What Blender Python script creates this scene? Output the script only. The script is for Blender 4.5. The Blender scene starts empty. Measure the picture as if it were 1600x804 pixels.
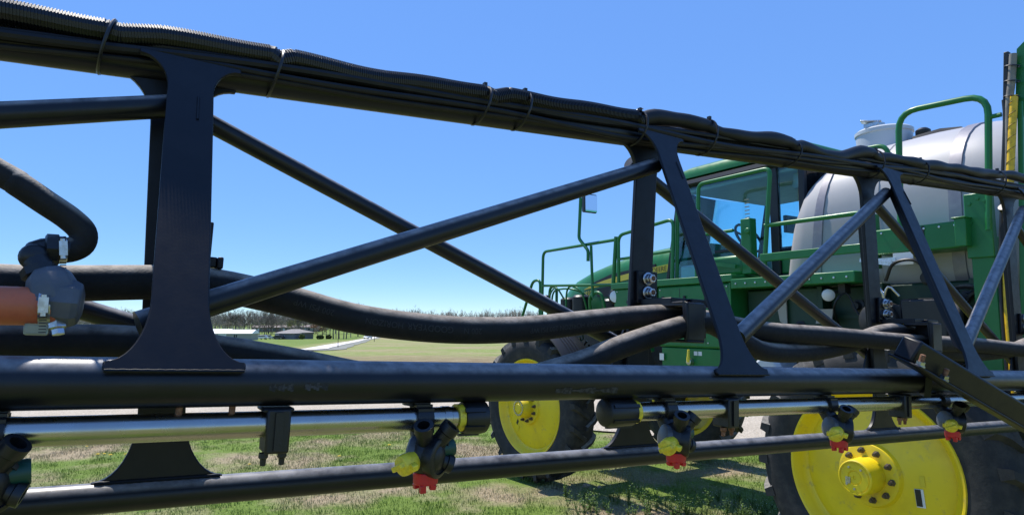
import bpy, bmesh, math, random
import numpy as np
from mathutils import Vector, Matrix, noise
R = math.radians
random.seed(7)
SC = bpy.context.scene
COL = SC.collection

# ------------------------------------------------------------------ camera, sky, sun, exposure
CAM_H = 1.98
cam_data = bpy.data.cameras.new('camera')
cam_data.sensor_width = 36.0
cam_data.lens = 22.5
cam_data.clip_start = 0.05
cam_data.clip_end = 8000
cam = bpy.data.objects.new('camera', cam_data)
COL.objects.link(cam)
cam.location = (0, 0, CAM_H)
cam.rotation_euler = (R(90) + math.atan(103 / 1000), 0, 0)
SC.camera = cam

SUN_EL, SUN_AZ = 62.2, -36.0            # azimuth measured from +Y, negative = left
w = bpy.data.worlds.new('World')
SC.world = w
w.use_nodes = True
nt = w.node_tree
bg = nt.nodes['Background']
sky = nt.nodes.new('ShaderNodeTexSky')
sky.sky_type = 'NISHITA'
sky.sun_disc = False
sky.sun_elevation = R(SUN_EL)
sky.sun_rotation = R(SUN_AZ)
sky.altitude = 0
sky.air_density = 0.7
sky.dust_density = 0.0
sky.ozone_density = 9.0
hs = nt.nodes.new('ShaderNodeSeparateColor')   # even out the brightness of the clear sky, as a phone camera does
hs.mode = 'HSV'
hc = nt.nodes.new('ShaderNodeCombineColor')
hc.mode = 'HSV'
pw = nt.nodes.new('ShaderNodeMath')
pw.operation = 'POWER'
pw.inputs[1].default_value = .28
mu = nt.nodes.new('ShaderNodeMath')
mu.operation = 'MULTIPLY'
mu.inputs[1].default_value = 4.28 / 4.5 ** .28
nt.links.new(sky.outputs[0], hs.inputs[0])
nt.links.new(hs.outputs[0], hc.inputs[0])
sa = nt.nodes.new('ShaderNodeMath')
sa.operation = 'POWER'
sa.inputs[1].default_value = .86
nt.links.new(hs.outputs[1], sa.inputs[0])
nt.links.new(sa.outputs[0], hc.inputs[1])
nt.links.new(hs.outputs[2], pw.inputs[0])
nt.links.new(pw.outputs[0], mu.inputs[0])
nt.links.new(mu.outputs[0], hc.inputs[2])
nt.links.new(hc.outputs[0], bg.inputs[0])
bg.inputs[1].default_value = 0.15

sun_data = bpy.data.lights.new('sun', 'SUN')
sun_data.energy = 4.0
sun_data.angle = R(0.53)
sun_data.color = (1.0, 0.95, 0.87)
sun = bpy.data.objects.new('sun', sun_data)
COL.objects.link(sun)
sd = Vector((math.sin(R(SUN_AZ)) * math.cos(R(SUN_EL)), math.cos(R(SUN_AZ)) * math.cos(R(SUN_EL)), math.sin(R(SUN_EL))))
sun.rotation_euler = sd.to_track_quat('Z', 'Y').to_euler()

SC.view_settings.view_transform = 'Standard'
SC.view_settings.look = 'None'
SC.view_settings.exposure = 0.62
SC.view_settings.gamma = 1.0
SC.view_settings.use_curve_mapping = False
SC.cycles.max_bounces = 8
SC.cycles.transparent_max_bounces = 16

# ------------------------------------------------------------------ materials
MATS = {}


def mat(name, base, rough=0.5, metal=0.0, var=None, vscale=8.0, vlo=0.45, vhi=0.65, bump=0.0, bscale=60.0,
        coat=0.0, spec=0.5, rvar=0.0, trans=0.0, sheen=0.0, sunlit_dust=None, slo=.34, shi=.66, dust=None, dscale=3.0, dlo=.5, dhi=.75):
    m = bpy.data.materials.new(name)
    m.use_nodes = True
    t = m.node_tree
    b = t.nodes['Principled BSDF']
    b.inputs['Base Color'].default_value = (*base, 1)
    b.inputs['Roughness'].default_value = rough
    b.inputs['Metallic'].default_value = metal
    b.inputs['Coat Weight'].default_value = coat
    b.inputs['Coat Roughness'].default_value = 0.15
    b.inputs['Specular IOR Level'].default_value = spec
    b.inputs['Transmission Weight'].default_value = trans
    b.inputs['Sheen Weight'].default_value = sheen
    b.inputs['Sheen Roughness'].default_value = .45
    b.inputs['Sheen Tint'].default_value = (1.0, .92, .83, 1)
    tc = t.nodes.new('ShaderNodeTexCoord')
    src = None

    def noise_fac(scale, lo, hi, detail=6):
        n = t.nodes.new('ShaderNodeTexNoise')
        n.inputs['Scale'].default_value = scale
        n.inputs['Detail'].default_value = detail
        n.inputs['Roughness'].default_value = 0.62
        t.links.new(tc.outputs['Object'], n.inputs['Vector'])
        r = t.nodes.new('ShaderNodeMapRange')
        r.inputs['From Min'].default_value = lo
        r.inputs['From Max'].default_value = hi
        t.links.new(n.outputs['Fac'], r.inputs['Value'])
        return r.outputs['Result']
    for col, sc, lo, hi in ((var, vscale, vlo, vhi), (dust, dscale, dlo, dhi)):
        if col is None:
            continue
        mx = t.nodes.new('ShaderNodeMix')
        mx.data_type = 'RGBA'
        if src is None:
            mx.inputs[6].default_value = (*base, 1)
        else:
            t.links.new(src, mx.inputs[6])
        mx.inputs[7].default_value = (*col, 1)
        f = noise_fac(sc, lo, hi)
        t.links.new(f, mx.inputs[0])
        src = mx.outputs[2]
    if sunlit_dust is not None:                 # dust and painted-in sunlight: upward faces get a lighter colour
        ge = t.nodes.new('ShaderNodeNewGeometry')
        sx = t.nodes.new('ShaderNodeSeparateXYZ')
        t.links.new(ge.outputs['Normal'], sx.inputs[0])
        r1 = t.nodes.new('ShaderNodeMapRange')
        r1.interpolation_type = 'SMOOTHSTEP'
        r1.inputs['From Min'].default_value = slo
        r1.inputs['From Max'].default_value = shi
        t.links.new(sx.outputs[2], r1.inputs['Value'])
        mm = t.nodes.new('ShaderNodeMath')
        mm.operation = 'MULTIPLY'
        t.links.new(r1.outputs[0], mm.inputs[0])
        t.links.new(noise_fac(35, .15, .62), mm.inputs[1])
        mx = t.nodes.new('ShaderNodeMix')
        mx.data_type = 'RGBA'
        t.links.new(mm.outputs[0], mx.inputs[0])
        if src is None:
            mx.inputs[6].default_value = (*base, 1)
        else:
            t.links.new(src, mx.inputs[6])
        mx.inputs[7].default_value = (*sunlit_dust, 1)
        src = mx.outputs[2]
    if src is not None:
        t.links.new(src, b.inputs['Base Color'])
    if rvar:
        f = noise_fac(vscale * 2.3, 0.3, 0.7)
        r = t.nodes.new('ShaderNodeMapRange')
        r.inputs['To Min'].default_value = rough - rvar
        r.inputs['To Max'].default_value = rough + rvar
        t.links.new(f, r.inputs['Value'])
        t.links.new(r.outputs[0], b.inputs['Roughness'])
    if bump:
        n = t.nodes.new('ShaderNodeTexNoise')
        n.inputs['Scale'].default_value = bscale
        n.inputs['Detail'].default_value = 5
        t.links.new(tc.outputs['Object'], n.inputs['Vector'])
        bp = t.nodes.new('ShaderNodeBump')
        bp.inputs['Strength'].default_value = bump
        bp.inputs['Distance'].default_value = 0.004
        t.links.new(n.outputs['Fac'], bp.inputs['Height'])
        t.links.new(bp.outputs[0], b.inputs['Normal'])
    MATS[name] = m
    return m


BOOM = dict(var=(.0065, .007, .0105), vscale=20, rvar=.06, spec=.42, bump=.012, bscale=260)
mat('boom_paint', (.0034, .0042, .0078), .42, **{**BOOM, 'spec': .33})
mat('boom_tube', (.0038, .0044, .0075), .36, sunlit_dust=(.24, .236, .245), slo=.36, shi=.74, **BOOM)  # dusty tube tops lightened further to paint in their sunlit strips
mat('rubber_hose', (.0085, .008, .0085), .70, var=(.017, .015, .0145), vscale=40, vlo=.4, vhi=.8, bump=.22, bscale=260, rvar=.06, spec=.3, sunlit_dust=(.34, .295, .25), slo=.34, shi=.80)  # tan hose tops: dust with the sunlight put into its colour
mat('loom', (.005, .005, .0065), .30, var=(.009, .008, .009), vscale=30, vlo=.5, vhi=.8)
mat('cable', (.005, .0048, .0062), .5, var=(.010, .009, .0095), vscale=25, spec=.35)
mat('tie_black', (.008, .008, .009), .4)
mat('plastic_black', (.006, .0062, .008), .42, var=(.013, .0125, .0125), vscale=40, vlo=.5, vhi=.8, bump=.08, bscale=200)
mat('plastic_grey', (.07, .078, .095), .45, var=(.095, .10, .115), vscale=30, bump=.08, bscale=150)
mat('stainless', (.47, .45, .42), .26, 1.0, var=(.41, .385, .35), vscale=9, rvar=.05)
mat('zinc', (.55, .56, .58), .32, 1.0, var=(.4, .38, .34), vscale=60, rvar=.1)
mat('rust', (.16, .062, .03), .85, var=(.27, .14, .075), vscale=120, bump=.4, bscale=300)
mat('orange_hose', (.52, .125, .052), .5, var=(.42, .095, .042), vscale=14, bump=.15, bscale=120, dust=(.42, .2, .12), dscale=30, dlo=.55, dhi=.9)
mat('clear_plastic', (.5, .5, .36), .2, trans=.5)
mat('yellow_cap', (.88, .68, .04), .40, var=(.6, .44, .03), vscale=90, bump=.06)
mat('red_cap', (.58, .014, .022), .36, var=(.45, .012, .018), vscale=80)
mat('green_cap', (.005, .05, .033), .45)
mat('paint_green', (.012, .150, .036), .40, var=(.014, .168, .042), vscale=5, coat=.08, spec=.4, rvar=.08, dust=(.05, .12, .05), dscale=6, dlo=.60, dhi=.95)
mat('shaded_green', (.005, .035, .016), .5, var=(.008, .045, .02), vscale=5)  # machine green darkened, with the shade under the walkway painted in
mat('paint_yellow', (.86, .63, .012), .44, var=(.77, .55, .014), vscale=4, coat=.12, rvar=.1, dust=(.36, .27, .11), dscale=13, dlo=.58, dhi=.84)
mat('tyre_rubber', (.018, .018, .019), .8, var=(.05, .046, .04), vscale=10, vlo=.45, vhi=.75, bump=.3, bscale=70)
mat('tyre_lug', (.024, .023, .022), .85, var=(.06, .055, .048), vscale=9, vlo=.45, vhi=.8, bump=.3, bscale=60, sunlit_dust=(.26, .235, .20))
mat('tank_plastic', (.40, .392, .40), .48, var=(.36, .352, .36), vscale=1.2, bump=.015, bscale=10, rvar=.04)
mat('tank_strap', (.24, .23, .26), .45, .3, var=(.3, .29, .31), vscale=10)
mat('pale_plastic', (.48, .52, .56), .45)
mat('dark_metal', (.012, .013, .014), .55, var=(.03, .028, .025), vscale=9, bump=.1)
mat('cab_trim', (.014, .016, .02), .5)
mat('headliner', (.62, .64, .66), .9, var=(.56, .58, .6), vscale=12)
mat('seat_cloth', (.05, .055, .06), .9)
mat('lamp_white', (.75, .76, .78), .2, coat=.4)
mat('mirror_face', (.8, .82, .85), .06, 1.0)
mat('decal_black', (.015, .015, .015), .5)
mat('decal_white', (.72, .72, .70), .5)
mat('decal_yellow', (.72, .55, .02), .4, coat=.3)
mat('yellow_wrap', (.75, .47, .01), .4, var=(.5, .3, .01), vscale=30)
mat('grey_hose', (.22, .205, .18), .6, var=(.15, .14, .12), vscale=14)
mat('tan_panel', (.36, .33, .28), .6)
mat('steel_grey', (.30, .30, .31), .45, .6)


def glass_mat():
    m = bpy.data.materials.new('tinted_glass')
    m.use_nodes = True
    t = m.node_tree
    t.nodes.clear()
    o = t.nodes.new('ShaderNodeOutputMaterial')
    tr = t.nodes.new('ShaderNodeBsdfTransparent')
    tr.inputs[0].default_value = (.76, .95, .98, 1)
    gl = t.nodes.new('ShaderNodeBsdfGlossy')
    gl.inputs['Roughness'].default_value = .02
    fr = t.nodes.new('ShaderNodeFresnel')
    fr.inputs[0].default_value = 1.35
    mx = t.nodes.new('ShaderNodeMixShader')
    t.links.new(fr.outputs[0], mx.inputs[0])
    t.links.new(tr.outputs[0], mx.inputs[1])
    t.links.new(gl.outputs[0], mx.inputs[2])
    t.links.new(mx.outputs[0], o.inputs[0])
    MATS['glass'] = m


glass_mat()


# ------------------------------------------------------------------ mesh helpers
class MB:
    def __init__(s):
        s.v = []
        s.f = []

    def add(s, vs, fs):
        o = len(s.v)
        s.v += [tuple(p) for p in vs]
        s.f += [tuple(i + o for i in f) for f in fs]
        return s

    def box(s, a, b):
        (x0, y0, z0), (x1, y1, z1) = a, b
        return s.add([(x0, y0, z0), (x1, y0, z0), (x1, y1, z0), (x0, y1, z0), (x0, y0, z1), (x1, y0, z1), (x1, y1, z1), (x0, y1, z1)],
                     [(0, 3, 2, 1), (4, 5, 6, 7), (0, 1, 5, 4), (1, 2, 6, 5), (2, 3, 7, 6), (3, 0, 4, 7)])

    def bar(s, a, b, wd, ht, up=(0, 0, 1)):
        a, b = Vector(a), Vector(b)
        d = (b - a).normalized()
        u = Vector(up)
        sx = d.cross(u).normalized() * wd / 2
        sz = sx.cross(d).normalized() * ht / 2
        vs = [a - sx - sz, a + sx - sz, a + sx + sz, a - sx + sz, b - sx - sz, b + sx - sz, b + sx + sz, b - sx + sz]
        return s.add(vs, [(0, 1, 2, 3), (7, 6, 5, 4), (0, 4, 5, 1), (1, 5, 6, 2), (2, 6, 7, 3), (3, 7, 4, 0)])

    def tube(s, pts, r, n=14, caps=True):
        pts = [Vector(p) for p in pts]
        N = len(pts)
        rs = [r] * N if not hasattr(r, '__len__') else list(r)
        vs = []
        t0 = (pts[1] - pts[0]).normalized()
        ref = Vector((0, 0, 1)) if abs(t0.z) < .9 else Vector((1, 0, 0))
        u = t0.cross(ref).normalized()
        for i, p in enumerate(pts):
            t = (pts[min(i + 1, N - 1)] - pts[max(i - 1, 0)]).normalized()
            u = (u - t * u.dot(t)).normalized()
            v = t.cross(u)
            for k in range(n):
                a = 2 * math.pi * k / n
                vs.append(p + (u * math.cos(a) + v * math.sin(a)) * rs[i])
        fs = []
        for i in range(N - 1):
            for k in range(n):
                k2 = (k + 1) % n
                fs.append((i * n + k, i * n + k2, (i + 1) * n + k2, (i + 1) * n + k))
        if caps:
            fs.append(tuple(reversed(range(n))))
            fs.append(tuple((N - 1) * n + k for k in range(n)))
        return s.add(vs, fs)

    def lathe(s, prof, org, axis, n=28, caps=True):
        """prof = [(distance along axis, radius)]"""
        org, ax = Vector(org), Vector(axis).normalized()
        ref = Vector((0, 0, 1)) if abs(ax.z) < .9 else Vector((1, 0, 0))
        u = ax.cross(ref).normalized()
        v = ax.cross(u)
        vs, fs = [], []
        for h, r in prof:
            for k in range(n):
                a = 2 * math.pi * k / n
                vs.append(org + ax * h + (u * math.cos(a) + v * math.sin(a)) * r)
        for i in range(len(prof) - 1):
            for k in range(n):
                k2 = (k + 1) % n
                fs.append((i * n + k, i * n + k2, (i + 1) * n + k2, (i + 1) * n + k))
        if caps:
            fs.append(tuple(reversed(range(n))))
            fs.append(tuple((len(prof) - 1) * n + k for k in range(n)))
        return s.add(vs, fs)

    def prism(s, poly, th):
        th = Vector(th)
        n = len(poly)
        vs = [Vector(p) for p in poly] + [Vector(p) + th for p in poly]
        fs = [tuple(range(n)), tuple(reversed(range(n, 2 * n)))]
        for i in range(n):
            j = (i + 1) % n
            fs.append((i, i + n, j + n, j))
        return s.add(vs, fs)

    def loft(s, secs, caps=True):
        n = len(secs[0])
        vs = [p for q in secs for p in q]
        fs = []
        for i in range(len(secs) - 1):
            for k in range(n):
                k2 = (k + 1) % n
                fs.append((i * n + k, i * n + k2, (i + 1) * n + k2, (i + 1) * n + k))
        if caps:
            fs.append(tuple(reversed(range(n))))
            fs.append(tuple((len(secs) - 1) * n + k for k in range(n)))
        return s.add(vs, fs)

    def sphere(s, c, r, n=16, m=10, sc=(1, 1, 1)):
        vs, fs = [], []
        for i in range(m + 1):
            th = math.pi * i / m
            for k in range(n):
                a = 2 * math.pi * k / n
                vs.append((c[0] + r * sc[0] * math.sin(th) * math.cos(a), c[1] + r * sc[1] * math.sin(th) * math.sin(a), c[2] + r * sc[2] * math.cos(th)))
        for i in range(m):
            for k in range(n):
                k2 = (k + 1) % n
                fs.append((i * n + k, (i + 1) * n + k, (i + 1) * n + k2, i * n + k2))
        return s.add(vs, fs)

    def mesh(s, name, material, angle=38):
        me = bpy.data.meshes.new(name)
        me.from_pydata(s.v, [], s.f)
        bm = bmesh.new()
        bm.from_mesh(me)
        bmesh.ops.remove_doubles(bm, verts=bm.verts, dist=1e-5)
        bmesh.ops.recalc_face_normals(bm, faces=bm.faces)
        bm.to_mesh(me)
        bm.free()
        me.materials.append(MATS[material] if isinstance(material, str) else material)
        me.polygons.foreach_set('use_smooth', [True] * len(me.polygons))
        me.set_sharp_from_angle(angle=R(angle))
        return me

    def build(s, name, material, parent=None, bevel=0.0, label=None, angle=38):
        return link(name, s.mesh(name, material, angle), parent, bevel, label)


def link(name, me, parent=None, bevel=0.0, label=None):
    o = bpy.data.objects.new(name, me)
    COL.objects.link(o)
    if parent is not None:
        o.parent = parent
    if bevel:
        b = o.modifiers.new('bevel', 'BEVEL')
        b.width = bevel
        b.segments = 2
        b.limit_method = 'ANGLE'
        b.angle_limit = R(40)
    if label:
        o['label'] = label
    return o


def tag(o, label, cat=None, group=None, kind=None):
    if label:
        o['label'] = label
    if cat:
        o['category'] = cat
    if group:
        o['group'] = group
    if kind:
        o['kind'] = kind
    return o


def empty(name, loc=(0, 0, 0)):
    o = bpy.data.objects.new(name, None)
    COL.objects.link(o)
    o.location = loc
    o.empty_display_size = .3
    return o


def spline(pts, step=.02):
    P = [Vector(p) for p in pts]
    P = [P[0] * 2 - P[1]] + P + [P[-1] * 2 - P[-2]]
    out = []
    for i in range(1, len(P) - 2):
        a, b, c, d = P[i - 1:i + 3]
        n = max(2, int((c - b).length / step))
        for k in range(n):
            t = k / n
            out.append(.5 * ((2 * b) + (c - a) * t + (2 * a - 5 * b + 4 * c - d) * t * t + (3 * b - a - 3 * c + d) * t ** 3))
    out.append(P[-2])
    return out


def rounded(pts, r=.06, n=5):
    """polyline with rounded corners, for bent tube rails"""
    P = [Vector(p) for p in pts]
    out = [P[0]]
    for i in range(1, len(P) - 1):
        a = (P[i - 1] - P[i])
        b = (P[i + 1] - P[i])
        rr = min(r, a.length * .45, b.length * .45)
        a = P[i] + a.normalized() * rr
        b = P[i] + b.normalized() * rr
        for k in range(n + 1):
            t = k / n
            out.append(a * (1 - t) ** 2 + P[i] * 2 * t * (1 - t) + b * t * t)
    out.append(P[-1])
    return out


def text_geo(txt, size, shear=0.0):
    cu = bpy.data.curves.new('t', 'FONT')
    cu.body = txt
    cu.size = size
    cu.shear = shear
    cu.align_x = 'CENTER'
    cu.align_y = 'CENTER'
    cu.resolution_u = 3
    ob = bpy.data.objects.new('t', cu)
    COL.objects.link(ob)
    dg = bpy.context.evaluated_depsgraph_get()
    me = bpy.data.meshes.new_from_object(ob.evaluated_get(dg))
    vs = [v.co.copy() for v in me.vertices]
    fs = [tuple(p.vertices) for p in me.polygons]
    bpy.data.objects.remove(ob)
    bpy.data.curves.remove(cu)
    bpy.data.meshes.remove(me)
    return vs, fs


# ------------------------------------------------------------------ terrain and ground surfaces
def terrain(x, y):
    if y < 30:
        return 0.0
    if y < 270:
        return -.0185 * (y - 30)
    if y < 420:
        return -4.44 + (y - 270) / 150 * 1.64
    return -2.8


def col_ramp(t, fac, stops):
    r = t.nodes.new('ShaderNodeValToRGB')
    e = r.color_ramp.elements
    while len(e) < len(stops):
        e.new(.5)
    for i, (p, c) in enumerate(stops):
        e[i].position = p
        e[i].color = (*c, 1)
    t.links.new(fac, r.inputs[0])
    return r.outputs[0]


def nz(t, vec, scale, detail=6, rough=.6):
    n = t.nodes.new('ShaderNodeTexNoise')
    n.inputs['Scale'].default_value = scale
    n.inputs['Detail'].default_value = detail
    n.inputs['Roughness'].default_value = rough
    t.links.new(vec, n.inputs['Vector'])
    return n.outputs['Fac']


def mixc(t, fac, a, b):
    m = t.nodes.new('ShaderNodeMix')
    m.data_type = 'RGBA'
    t.links.new(fac, m.inputs[0])
    t.links.new(a, m.inputs[6])
    t.links.new(b, m.inputs[7])
    return m.outputs[2]


def mrange(t, val, a, b, c=0., d=1.):
    r = t.nodes.new('ShaderNodeMapRange')
    for i, x in zip((1, 2, 3, 4), (a, b, c, d)):
        r.inputs[i].default_value = x
    t.links.new(val, r.inputs[0])
    return r.outputs[0]


def start_mat(name, rough=.9):
    m = bpy.data.materials.new(name)
    m.use_nodes = True
    t = m.node_tree
    b = t.nodes['Principled BSDF']
    b.inputs['Roughness'].default_value = rough
    b.inputs['Specular IOR Level'].default_value = .15
    g = t.nodes.new('ShaderNodeNewGeometry')
    MATS[name] = m
    return t, b, g.outputs['Position']


def bump_to(t, b, h, strength, dist):
    bp = t.nodes.new('ShaderNodeBump')
    bp.inputs['Strength'].default_value = strength
    bp.inputs['Distance'].default_value = dist
    t.links.new(h, bp.inputs['Height'])
    t.links.new(bp.outputs[0], b.inputs['Normal'])


# yard soil and thatch near, meadow and lawn further out
t, b, pos = start_mat('yard_ground')
big = nz(t, pos, .55, 5)
fine = nz(t, pos, 26, 8, .75)
soil = col_ramp(t, fine, [(.25, (.15, .115, .07)), (.5, (.33, .265, .165)), (.75, (.52, .43, .29))])
green = col_ramp(t, fine, [(.3, (.075, .125, .018)), (.6, (.17, .245, .045)), (.8, (.33, .35, .11))])
near = mixc(t, mrange(t, big, .40, .55), soil, green)
meadow_n = nz(t, pos, .09, 5)
rows = nz(t, pos, 1.4, 4)
mead_a = col_ramp(t, rows, [(.3, (.15, .20, .045)), (.7, (.26, .285, .10))])
mead_b = col_ramp(t, rows, [(.3, (.24, .20, .105)), (.7, (.33, .28, .155))])
meadow = mixc(t, mrange(t, meadow_n, .42, .62), mead_a, mead_b)
lawn = col_ramp(t, nz(t, pos, .12, 5), [(.35, (.10, .17, .028)), (.7, (.19, .225, .055))])
sep = t.nodes.new('ShaderNodeSeparateXYZ')
t.links.new(pos, sep.inputs[0])
stub = col_ramp(t, nz(t, pos, .8, 6), [(.35, (.17, .125, .07)), (.7, (.29, .235, .13))])
far1 = mixc(t, mrange(t, sep.outputs[1], 36, 50), stub, meadow)
# the lawn lies on the far side of the lane
lane_x = mrange(t, sep.outputs[1], 60, 300, -22, -68)
sub = t.nodes.new('ShaderNodeMath')
sub.operation = 'SUBTRACT'
t.links.new(lane_x, sub.inputs[0])
t.links.new(sep.outputs[0], sub.inputs[1])
far2 = mixc(t, mrange(t, sub.outputs[0], 0, 3), far1, lawn)
t.links.new(mixc(t, mrange(t, sep.outputs[1], 24, 30), near, far2), b.inputs['Base Color'])
bump_to(t, b, fine, .9, .03)

t, b, pos = start_mat('gravel')
v = t.nodes.new('ShaderNodeTexVoronoi')
v.inputs['Scale'].default_value = 34
t.links.new(pos, v.inputs['Vector'])
g1 = col_ramp(t, v.outputs['Color'], [(.1, (.25, .215, .16)), (.5, (.42, .365, .285)), (.9, (.60, .535, .44))])
g2 = col_ramp(t, nz(t, pos, .7, 6), [(.35, (.38, .325, .25)), (.65, (.50, .435, .345))])
fm = t.nodes.new('ShaderNodeMix')
fm.data_type = 'RGBA'
fm.inputs[0].default_value = .5
t.links.new(g1, fm.inputs[6])
t.links.new(g2, fm.inputs[7])
t.links.new(fm.outputs[2], b.inputs['Base Color'])
bump_to(t, b, v.outputs['Distance'], .8, .02)

t, b, pos = start_mat('lane_concrete', .85)
t.links.new(col_ramp(t, nz(t, pos, .5, 6), [(.3, (.56, .54, .50)), (.7, (.68, .66, .62))]), b.inputs['Base Color'])
t, b, pos = start_mat('lane_shoulder', .95)
t.links.new(col_ramp(t, nz(t, pos, .6, 6), [(.3, (.17, .18, .15)), (.7, (.27, .27, .24))]), b.inputs['Base Color'])
# grass blades: green or straw by place
t, b, pos = start_mat('grass_blades', .7)
gb = nz(t, pos, .55, 5)
gf = nz(t, pos, 60, 3)
ga = col_ramp(t, gf, [(.3, (.10, .17, .022)), (.6, (.21, .29, .05)), (.85, (.36, .40, .12))])
gs = col_ramp(t, gf, [(.3, (.30, .235, .13)), (.7, (.56, .47, .30))])
t.links.new(mixc(t, mrange(t, gb, .36, .52), gs, ga), b.inputs['Base Color'])
t, b, pos = start_mat('weed_leaf', .6)
t.links.new(col_ramp(t, nz(t, pos, 40, 3), [(.3, (.05, .10, .018)), (.7, (.13, .20, .04))]), b.inputs['Base Color'])

xs = [-3000, -1500, -700, -400, -250] + list(range(-160, -20, 10)) + list(range(-20, 21, 1)) + list(range(30, 170, 10)) + [250, 400, 700, 1500, 3000]
ys = [-200, -60, -20] + list(range(-10, 31, 1)) + list(range(40, 271, 10)) + list(range(290, 421, 26)) + [500, 700, 1200, 2500, 5000]
if 420 not in ys:
    ys.append(420)
ys = sorted(set(ys))
vs, fs = [], []
for j, y in enumerate(ys):
    for i, x in enumerate(xs):
        bumpz = 0
        if abs(x) < 20 and -10 < y < 30:
            bumpz = .02 * noise.noise(Vector((x * .4, y * .4, 3))) - .012
        vs.append((x, y, terrain(x, y) + bumpz))
W = len(xs)
for j in range(len(ys) - 1):
    for i in range(W - 1):
        a = j * W + i
        fs.append((a, a + 1, a + 1 + W, a + W))
g = MB().add(vs, fs).build('ground', 'yard_ground', angle=80)
tag(g, 'patchy spring grass, bare soil and fields sloping away', kind='structure')


def ribbon(name, centre, wid, dz, material, label, jit=0.0):
    vs, fs = [], []
    P = spline([(x, y, 0) for x, y in centre], 4.0)
    for i, p in enumerate(P):
        d = (P[min(i + 1, len(P) - 1)] - P[max(i - 1, 0)]).normalized()
        nrm = Vector((d.y, -d.x, 0))
        for k in (-1, 1):
            q = p + nrm * k * (wid / 2 + random.uniform(-jit, jit))
            vs.append((q.x, q.y, terrain(q.x, q.y) + dz))
    for i in range(len(P) - 1):
        fs.append((2 * i, 2 * i + 1, 2 * i + 3, 2 * i + 2))
    return tag(MB().add(vs, fs).build(name, material, angle=80), label, kind='structure')


edge = [(-60, 15.5), (-30, 14.6), (-18, 14.2), (-10.83, 13.82), (-5, 13.5), (-.25, 12.95), (2, 11.9), (3.98, 10.5), (8, 9.4), (14, 8.6), (30, 8), (60, 8)]
pts = []
for i in range(len(edge) - 1):
    (x0, y0), (x1, y1) = edge[i], edge[i + 1]
    n = max(2, int((x1 - x0) / .25)) if abs(x0) < 20 else 8
    for k in range(n):
        f = k / n
        x, y = x0 + (x1 - x0) * f, y0 + (y1 - y0) * f
        pts.append((x, y + .22 * noise.noise(Vector((x * .9, 0, 1))) + .12 * noise.noise(Vector((x * 4, 0, 5)))))
vs, fs = [], []
for x, y in pts:
    for k in range(9):
        yy = y + (27.5 - y) * k / 8
        vs.append((x, yy, .022 + .002 * (k > 0)))
for i in range(len(pts) - 1):
    for k in range(8):
        a = i * 9 + k
        fs.append((a, a + 9, a + 10, a + 1))
tag(MB().add(vs, fs).build('gravel_lot', 'gravel', angle=80), 'pale tan gravel drive beyond the grass', kind='structure')

lane = [(-90, 40), (-45, 44), (-26, 52), (-20, 62), (-21.6, 73), (-27, 100), (-36.7, 150), (-50, 215), (-58, 262), (-66, 330), (-72, 420)]
ribbon('lane_shoulder', [(x + 1.9, y + .5) for x, y in lane], 2.0, .05, 'lane_shoulder', 'grey gravel shoulder along the field side of the lane', .25)
ribbon('lane', lane, 2.3, .10, 'lane_concrete', 'pale concrete lane running down past the houses')


# ------------------------------------------------------------------ grass (stuff)
def grass(name, n, x0, x1, y0, y1, hmin, hmax, wmin, wmax, seed, thr, label, lean=.6):
    rng = np.random.default_rng(seed)
    x = rng.uniform(x0, x1, n * 3)
    y = rng.uniform(y0, y1, n * 3)
    ex = np.interp(x, [e[0] for e in edge], [e[1] for e in edge])
    keep = (y < ex + rng.normal(0, .25, n * 3))
    x, y = x[keep], y[keep]
    dens = np.array([noise.noise(Vector((a * .55, b_ * .55, 0))) for a, b_ in zip(x, y)])
    clump = np.array([noise.noise(Vector((a * 3.1, b_ * 3.1, 9))) for a, b_ in zip(x, y)])
    k2 = (dens * .8 + clump * .9 + rng.uniform(-.5, .5, len(x))) > thr
    x, y, dens, clump = x[k2][:n], y[k2][:n], dens[k2][:n], clump[k2][:n]
    m = len(x)
    h = rng.uniform(hmin, hmax, m) * (1 + .9 * np.clip(clump, -.4, 1))
    a = rng.uniform(0, 2 * np.pi, m)
    wd = rng.uniform(wmin, wmax, m)
    ln = rng.uniform(.1, lean, m) * h
    la = rng.uniform(0, 2 * np.pi, m)
    v = np.zeros((m, 3, 3))
    v[:, 0] = np.c_[x - wd * np.cos(a), y - wd * np.sin(a), np.full(m, -.012)]
    v[:, 1] = np.c_[x + wd * np.cos(a), y + wd * np.sin(a), np.full(m, -.012)]
    v[:, 2] = np.c_[x + ln * np.cos(la), y + ln * np.sin(la), h]
    me = bpy.data.meshes.new(name)
    me.vertices.add(m * 3)
    me.vertices.foreach_set('co', v.ravel())
    me.loops.add(m * 3)
    me.loops.foreach_set('vertex_index', np.arange(m * 3))
    me.polygons.add(m)
    me.polygons.foreach_set('loop_start', np.arange(m) * 3)
    me.update()
    me.materials.append(MATS['grass_blades'])
    o = link(name, me)
    tag(o, label, 'grass', kind='stuff')
    return o


grass('grass', 260000, -13, 9, 4.2, 14.6, .010, .032, .002, .0042, 3, -.25, 'short patchy green and straw coloured grass on the yard', 1.1)

# ------------------------------------------------------------------ trees
def bark(name, a, b_):
    t, b, pos = start_mat(name, .95)
    t.links.new(col_ramp(t, nz(t, pos, 2.0, 4), [(.3, a), (.7, b_)]), b.inputs['Base Color'])


bark('bark_grey', (.21, .178, .15), (.30, .26, .22))
bark('wood_far', (.27, .235, .205), (.37, .325, .285))
bark('bark_dark', (.10, .084, .072), (.17, .143, .12))
bark('buds_green', (.20, .21, .07), (.32, .30, .12))
bark('buds_red', (.26, .13, .085), (.36, .21, .12))
bark('shrub_green', (.02, .035, .012), (.05, .075, .022))
bark('shrub_light', (.08, .10, .025), (.15, .17, .05))


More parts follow.
